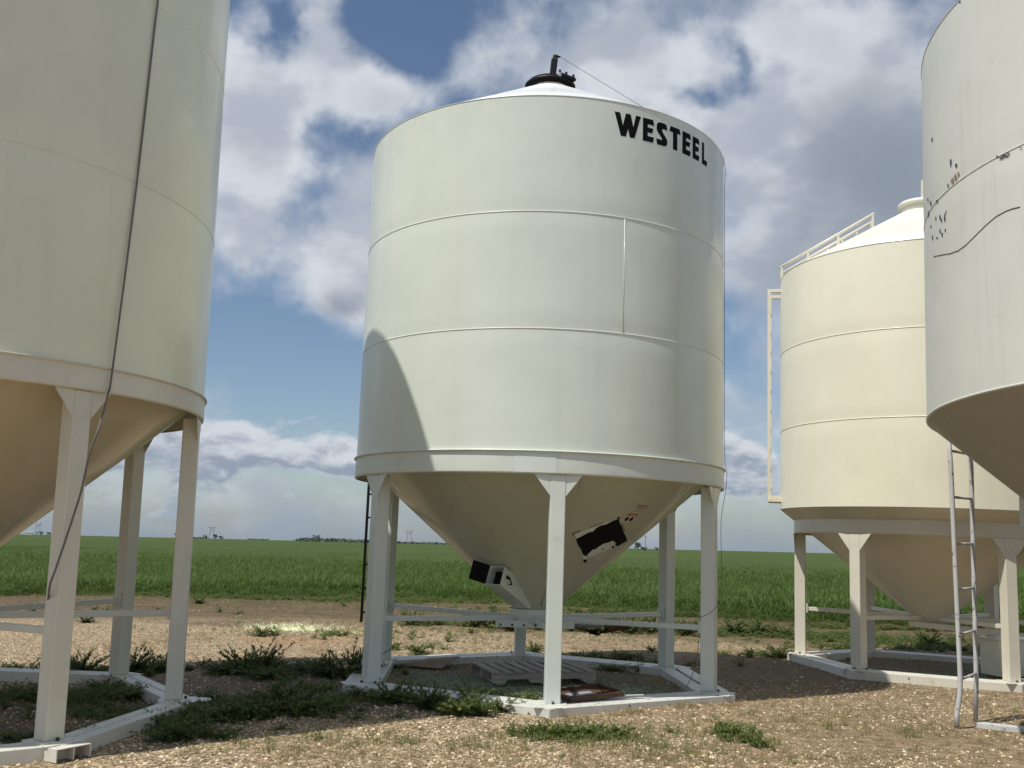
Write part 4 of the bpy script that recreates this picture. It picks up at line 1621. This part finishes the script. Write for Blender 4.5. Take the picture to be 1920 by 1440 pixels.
weed('bright', 345, 1388, 1.0, 'sunlit green weed at the edge of the shade below the cream frame')
weed('bright', 300, 1392, .7, 'small sunlit weed left of the green one below the cream frame')
weed('bushy', 785, 1228, .75, 'round weed behind the rear left beam of the white frame')
weed('low', 745, 1252, .6, 'small weed inside the left corner of the white frame')
weed('bushy', 1000, 1226, .8, 'weed just behind the back leg of the white bin')
weed('low', 1090, 1238, 1.1, 'dark weed behind the rear right beam of the white frame')
weed('low', 1150, 1258, .9, 'row of small weeds inside the rear right beam')
weed('tall2', 1196, 1262, .55, 'small upright weed inside the frame near the right rear leg')
weed('tall2', 1222, 1222, .5, 'small upright weed on the gravel behind the right rear leg')
weed('bushy', 1458, 1234, 1.0, 'weed at the left corner of the ivory bin frame')
weed('bushy', 1740, 1212, 1.3, 'dark weed behind the frame of the ivory bin')
weed('bright', 1790, 1205, 1.1, 'brighter weed behind the ivory bin frame beside the ladder')
BG = 'weeds on the bare strip before the field'
for k, (px, py, s, lb) in enumerate([(770, 1172, 1.3, 'weed on the bare strip behind the left legs of the white bin'), (820, 1172, .8, 'small weed right of the one behind the left legs'),
                                     (890, 1176, 1.5, 'green weed on the strip seen left of the white bin hub'), (925, 1178, 1.7, 'leafy weed on the strip under the slide gate'),
                                     (960, 1184, 1.8, 'leafy weed on the strip behind the back leg'), (1010, 1182, 1.6, 'leafy weed on the strip right of the back leg'),
                                     (1085, 1184, 1.7, 'weed on the strip under the crank handle'), (1130, 1186, 1.9, 'weed on the strip right of the crank handle'),
                                     (1180, 1188, 2.0, 'weed on the strip left of the right rear leg'), (1225, 1186, 1.7, 'weed on the strip directly left of the right rear leg'),
                                     (1290, 1192, 1.8, 'weed on the strip between the two right legs'), (1375, 1190, 1.7, 'weed on the strip right of the white bin'),
                                     (1420, 1192, 1.5, 'pale weed on the strip between the white and ivory bins'), (1465, 1194, 1.3, 'pale weed on the strip left of the ivory bin'),
                                     (372, 1132, 1.1, 'single weed on the tilled soil right of the cream bin'), (490, 1193, .8, 'single weed on the gravel before the yellow seed'),
                                     (160, 1168, 1.0, 'single weed seen behind the front leg of the cream bin')]):
    weed('bright' if k % 3 else 'bushy', px, py, s, lb, BG)


def in_bins(x_, y_):
    """inside the ring of a base frame beam"""
    for cx, cy, ro, ri in ((.325, 12.035, 2.43, 1.72), (-5.42, 8.857, 2.7, 2.3), (6.343, 15.144, 2.12, 1.6)):
        d = math.hypot(x_ - cx, y_ - cy)
        if ri < d < ro:
            return True
    return False


# weed mats and thin ground cover
PATCH = [(-2.4, 12.4, 1.1, .5, 60), (-1.6, 11.0, .8, .35, 45), (-3.0, 9.2, 1.2, .35, 60), (-2.2, 9.9, 1.0, .45, 60), (-5.2, 11.9, 1.6, .4, 40), (-4.6, 9.9, .7, .5, 40),
         (-.5, 10.5, 1.3, .25, 50), (.6, 8.7, .45, .22, 40), (2.0, 8.8, .5, .3, 14), (4.4, 16.3, .7, .3, 30), (7.6, 18.4, 2.4, .6, 80), (4.8, 20.6, 2.8, .55, 330), (2.2, 20.7, 2.6, .45, 260), (7.5, 20.0, 2.5, .8, 160),
         (-.5, 20.0, 1.6, .5, 40), (-2.5, 17.6, 1.4, .8, 26), (-8.5, 21.5, 3.0, .6, 18), (1.9, 14.6, 1.2, .25, 30), (1.2, 14.2, .5, .3, 10), (-1.4, 15.3, .5, .4, 10), (-6, 27.2, 6, .5, 300), (-1, 27.8, 4, .4, 160), (4, 24.9, 4, .5, 240), (9, 22.9, 4, .4, 160), (-2.6, 8.3, .7, .25, 22), (-3.6, 8.0, .5, .2, 18)]
pts = []
for (cx, cy, sx, sy, n) in PATCH:
    for _ in range(n):
        x_, y_ = random.gauss(cx, sx * .55), random.gauss(cy, sy * .55)
        if in_bins(x_, y_):
            continue
        pts.append((x_, y_, float(ground_h(x_, y_)) - .01, random.uniform(.55, 1.2), 0, 0, random.uniform(0, 6.28), random.choice((0, 1, 2))))
pr = []
for sd_, kw in ((21, dict(n_stem=14, h=.14, spread=.16, leaf=.040, width=.013, per=22, lean=1.25)), (22, dict(n_stem=12, h=.17, spread=.12, leaf=.042, width=.013, per=24, lean=1.0)), (23, dict(n_stem=16, h=.12, spread=.2, leaf=.036, width=.012, per=20, lean=1.4))):
    st, lf = bush(sd_, **kw)
    pr.append((lf.v, lf.f, 0))
scatter('ground_weeds', pr, pts, [M['weed_dark']], 'low green weeds creeping over the gravel around the bins', 'weeds')

# short grass and dry stalks through the gravel
pr = [clump(31, 16, .09, .006, .05, 1.0, .6, 2), clump(32, 12, .07, .005, .06, 1.3, .8, 2), clump(33, 20, .11, .006, .07, .9, .6, 2)]
pts = []
for _ in range(26000):
    x_ = random.uniform(-6, 8)
    y_ = 6.6 + 15.5 * random.random() ** 1.5
    a = float(vnoise(np.array([x_]), np.array([y_]), .8, 15)[0])
    if a + .10 * min(max((x_ + 1) / 3, 0), 1) < .46 + .12 * random.random() or in_bins(x_, y_):
        continue
    pts.append((x_, y_, float(ground_h(x_, y_)) - .004, random.uniform(.25, .7) * (.55 + a * .5), 0, 0, random.uniform(0, 6.28), random.choice((0, 1, 2))))
for (cx, cy, sx, sy, n) in ((.68, 8.75, .45, .20, 150), (.45, 8.6, .25, .15, 40), (2.05, 8.75, .25, .12, 40), (1.75, 9.05, .3, .15, 20), (-1.2, 8.3, .5, .2, 30), (3.0, 9.6, 1.2, .4, 90)):
    pass
for _ in range(150):
    t = random.choice((.12, .34, .42, .71, .88)) + random.gauss(0, .045)
    x_, y_ = .45 + 2.0 * t + random.gauss(0, .05), 9.54 + 1.30 * t - abs(random.gauss(0, .14))
    pts.append((x_, y_, float(ground_h(x_, y_)) - .004, random.uniform(.3, .8), 0, 0, random.uniform(0, 6.28), random.choice((0, 1, 2))))
scatter('dry_grass', pr, pts, [M['dry']], 'short dry grass stalks scattered over the gravel', 'grass')
pts = []
for (cx, cy, sx, sy, n) in ((.60, 8.66, .36, .17, 130), (.95, 8.42, .24, .13, 50), (2.05, 8.7, .14, .10, 36), (1.7, 8.95, .4, .16, 40), (1.5, 8.2, .5, .2, 50), (-.15, 8.2, .3, .12, 40), (-1.2, 8.35, .6, .2, 80), (3.0, 9.6, 1.2, .4, 90), (1.4, 8.0, 1.0, .5, 90), (-2.0, 8.0, .8, .3, 60), (-3.0, 17, 3, 1.5, 200), (3.5, 19.4, 4, 1, 600), (0, 18.5, 2.2, 1.4, 700), (-7, 26.6, 6, .8, 1500), (-2, 27.4, 4, .6, 700), (5, 24.0, 6, .9, 1500), (6, 21.6, 4, .9, 900), (-5, 24.0, 6, 1.6, 260), (6.5, 10.8, 2, 1, 50)):
    for _ in range(n):
        x_, y_ = random.gauss(cx, sx), random.gauss(cy, sy)
        if in_bins(x_, y_):
            continue
        pts.append((x_, y_, float(ground_h(x_, y_)) - .004, random.uniform(.4, .95), 0, 0, random.uniform(0, 6.28), random.choice((0, 1, 2))))
scatter('short_grass', pr, pts, [M['grass']], 'thin green grass tufts in the sunny gravel', 'grass')

# loose stones
pr = [stone_proto(k) for k in (1, 2, 3, 4)]
N = 150000
yy = 6.6 + 20.0 * RNG.random(N) ** 2.1
xx = (RNG.random(N) - .5) * 2 * (yy * .56 + .6)
keep = vnoise(xx, yy, .55, 21) * .6 + vnoise(xx, yy, 1.6, 22) * .4 > RNG.random(N) * .62 + .12 + np.clip((yy - 17.5) / 6, 0, .5) + .08 * np.clip((xx + .5) / 3, 0, 1)
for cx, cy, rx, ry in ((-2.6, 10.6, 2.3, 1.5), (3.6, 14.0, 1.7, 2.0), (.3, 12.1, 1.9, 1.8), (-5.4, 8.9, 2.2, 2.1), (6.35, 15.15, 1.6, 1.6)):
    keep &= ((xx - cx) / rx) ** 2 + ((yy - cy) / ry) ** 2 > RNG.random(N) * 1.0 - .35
xx, yy = xx[keep], yy[keep]
zz = ground_h(xx, yy)
sz = .005 + .015 * RNG.random(len(xx)) ** 2.4
sz = np.where(RNG.random(len(xx)) < .006, sz * 1.0 + .014, sz)
pts = np.stack([xx, yy, zz + sz * .1, sz, RNG.normal(0, .25, len(xx)), RNG.normal(0, .25, len(xx)), RNG.random(len(xx)) * 6.28, RNG.integers(0, 4, len(xx))], -1)
scatter('gravel', pr, pts, [M['stone']], 'loose cream and brown gravel stones over the yard', 'gravel')

# spilled seed
def seed_patch(name, spots, mat, label, size):
    P_ = []
    for (cx, cy, sx, sy, n) in spots:
        q = RNG.normal(0, 1, (n, 2)) * (sx, sy) + (cx, cy)
        h = ground_h(q[:, 0], q[:, 1])
        P_.append(np.stack([q[:, 0], q[:, 1], h + size * .3, size * (.6 + .8 * RNG.random(n)), RNG.random(n), RNG.random(n), RNG.random(n) * 6.28, RNG.integers(0, 4, n)], -1))
    scatter(name, pr, np.concatenate(P_), [mat], label, 'spilled seed')


seed_patch('seed_spill', [(-3.95, 18.25, .36, .18, 2300), (-4.05, 18.8, .45, .28, 900), (-3.0, 18.0, .5, .25, 350)], M['seed_bright'], 'bright yellow green seed spilled on the gravel between the bins', .011)
seed_patch('seed_spill', [(-.35, 11.65, .38, .32, 3600), (.55, 11.1, .5, .30, 2200), (1.2, 11.3, .35, .25, 1500), (-.1, 12.0, .7, .4, 1500)], M['seed_green'], 'pale green seed spread on the ground inside the frame of the white bin', .010)
seed_patch('seed_spill', [(.28, 11.0, .16, .07, 500)], M['seed_bright'], 'pale yellow seed heap behind the front leg of the white bin', .012)
seed_patch('seed_spill', [(6.0, 14.6, .6, .35, 1200)], M['seed_green'], 'pale green seed on the ground inside the frame of the ivory bin', .010)

# ------------------------------------------------------------------ the crop
pr = [clump(41 + k, 15, .385, .026, .15, 2.1, .7, 3) for k in range(4)]
N1, N2, N3 = 28000, 38000, 38000
P_ = []
for (N, d0, d1, dens) in ((N1, 0.0, 9.0, 1.0), (N2, 9.0, 34.0, 1.0), (N3, 34.0, 95.0, 1.0)):
    D = d0 + (d1 - d0) * RNG.random(N)
    yb = 26.0 + D
    x_ = (RNG.random(N) - .5) * 2 * (yb * .56 + 3)
    y_ = edge_y(x_) + D
    edge_fade = np.clip(D / 1.6, 0, 1)
    ksel = RNG.random(N) < (.45 + .55 * edge_fade)
    x_, y_, D = x_[ksel], y_[ksel], D[ksel]
    base = GZ + .07 * np.clip(D / 2.5, 0, 1)
    s_ = (.30 + .75 * np.clip((D + 1.2 * (vnoise(x_, y_, .7, 33) - .5)) / 2.2, 0, 1)) * (.75 + .5 * RNG.random(len(x_))) * (.85 + .3 * vnoise(x_, y_, .5, 31))
    P_.append(np.stack([x_, y_, base, s_, RNG.normal(0, .06, len(x_)), RNG.normal(0, .06, len(x_)), RNG.random(len(x_)) * 6.28, RNG.integers(0, 4, len(x_))], -1))
scatter('crop_plants', pr, np.concatenate(P_), [M['crop']], 'dense rows of leafy green cereal at the edge of the field', 'crop')

# ------------------------------------------------------------------ the horizon
def far(px, dist):
    d = rgt * ((px - 960) / FPX) + fwd - upv * ((1020 - 720) / FPX)
    k = dist / math.hypot(d.x, d.y)
    return Vector((d.x * k, d.y * k, 0.3))


def pylon(px, dist, h, label):
    p0 = far(px, dist)
    az = math.atan2(p0.y, p0.x)
    r_ = empty('power_pylon', p0, label, 'pylon', 'power pylons on the horizon', (0, 0, az + PI / 2))
    w_ = h * .16
    t = h * .018
    for s_ in (-1, 1):
        MB().tube([(s_ * w_ * 1.3, 0, 0), (s_ * w_ * .8, 0, h * .55), (s_ * w_ * .95, 0, h)], t, 4).build('mast', M['lattice'], r_)
    MB().tube([(-w_ * 1.9, 0, h * .86), (w_ * 1.9, 0, h * .86)], t, 4).build('cross_arm', M['lattice'], r_)
    MB().tube([(-w_ * 1.0, 0, h * .60), (w_ * .9, 0, h * .86)], t * .7, 4).build('strut', M['lattice'], r_)
    MB().tube([(w_ * 1.0, 0, h * .60), (-w_ * .9, 0, h * .86)], t * .7, 4).build('strut', M['lattice'], r_)


pylon(68.5, 2300, 26, 'faint power pylon on the horizon at the far left')
pylon(396, 2300, 29, 'faint power pylon on the horizon above the grove beside the cream bin')
pylon(767, 2300, 31, 'faint power pylon on the horizon seen under the white bin')
pq = far(1210, 640)
po = empty('utility_pole', pq, 'thin utility pole on the horizon beside the right rear leg', 'pole')
MB().tube([(0, 0, 0), (0, 0, 9.6)], .16, 6).build('pole_shaft', M['tree_bark'], po)
MB().beam((-1.1, 0, 8.9), (1.1, 0, 8.9), .14, .14).build('cross_arm', M['tree_bark'], po)


def tree_meshes(seed):
    r = random.Random(seed)
    tk = MB().tube([(0, 0, 0), (.05, 0, .25), (0, .03, .55)], .05, 6, r1=.02)
    tk.tube([(.03, 0, .3), (.18, .05, .6)], .02, 5, r1=.008)
    tk.tube([(.02, 0, .33), (-.16, -.05, .62)], .02, 5, r1=.008)
    cr = MB()
    cl = [(r.gauss(0, .2), r.gauss(0, .2), r.uniform(.32, .85), r.uniform(.12, .22)) for _ in range(9)]
    for (cx, cy, cz_, cs) in cl:
        for _ in range(36):
            d = Vector((r.gauss(0, 1), r.gauss(0, 1), r.gauss(0, 1))).normalized() * (cs * r.uniform(.5, 1.1))
            c_ = Vector((cx, cy, cz_)) + d
            a = Vector((r.gauss(0, 1), r.gauss(0, 1), r.gauss(0, 1))).normalized() * .05
            b = a.orthogonal().normalized() * .045
            cr.add([c_ - a, c_ + b, c_ + a, c_ - b], [(0, 1, 2, 3)])
    return tk.mesh('trunk', M['tree_bark'], False), cr.mesh('crown', M['tree_leaf'], False)


TM = [tree_meshes(k) for k in (61, 62, 63)]


def tree(px, dist, h, w_, label, k):
    p0 = far(px, dist)
    r_ = empty('tree', p0, label, 'tree', 'far trees along the horizon', (0, 0, k * 1.3))
    r_.scale = (w_ * 1.2, w_ * 1.2, h * 1.15)
    link('trunk', TM[k % 3][0], r_)
    link('crown', TM[k % 3][1], r_)


tree(332, 1500, 7.5, 9, 'round dark tree on the horizon left of the cream bin right leg', 0)
tree(384, 1500, 5.5, 8, 'dark tree at the left end of the grove under the pylon', 1)
tree(404, 1500, 6.5, 8, 'tallest dark tree of the grove under the pylon', 2)
tree(414, 1500, 5.0, 8, 'dark tree at the right end of the grove under the pylon', 0)
tree(74, 1500, 5.0, 11, 'dark tree right of the small white building at the far left', 1)
tree(91, 1500, 4.0, 7, 'low dark tree farther right of the small white building', 2)
tree(1197, 640, 4.6, 4.6, 'dark tree on the horizon just left of the utility pole', 2)
tree(1232, 640, 2.2, 3.0, 'small dark bush on the horizon right of the utility pole', 1)
tree(594, 1400, 8.5, 14, 'dark tree standing above the far wood left of the white bin', 1)
tree(1208, 640, 2.4, 5.0, 'low dark bush at the foot of the utility pole', 0)
# a far wood that reads as one mass
fw = MB()
r = random.Random(5)
for (x0, x1, n, h) in ((560, 684, 110, 5.0), (470, 500, 8, 2.0), (700, 850, 60, 3.0), (340, 384, 12, 2.5)):
    for _ in range(n):
        px = r.uniform(x0, x1)
        p0 = far(px, r.uniform(1450, 1650))
        hh2 = h * r.uniform(.5, 1.1)
        for _ in range(9):
            c_ = p0 + Vector((r.gauss(0, 3), r.gauss(0, 3), hh2 * r.uniform(.15, 1.0)))
            a = Vector((r.gauss(0, 1), r.gauss(0, .5), r.gauss(0, .7))).normalized() * r.uniform(1.0, 2.2)
            b = a.orthogonal().normalized() * r.uniform(.8, 1.5)
            fw.add([c_ - a, c_ + b, c_ + a, c_ - b], [(0, 1, 2, 3)])
ob = fw.build('far_wood', M['tree_leaf'], None, 0, False)
tag(ob, 'long low wood on the horizon behind the field', 'wood', None, 'stuff')
# small white building far left
p0 = far(52, 1500)
hs = empty('farm_building', p0, 'tiny white farm building on the horizon at the far left', 'building', None, (0, 0, rad(20)))
MB().box((0, 0, 1.6), (9, 6, 3.2)).build('wall', M['ivory_roof'], hs)
MB().prism([Vector((-4.8, -3.3, 3.2)), Vector((-4.8, 3.3, 3.2)), Vector((-4.8, 0, 4.6))], (9.6, 0, 0)).build('roof', M['galv'], hs)
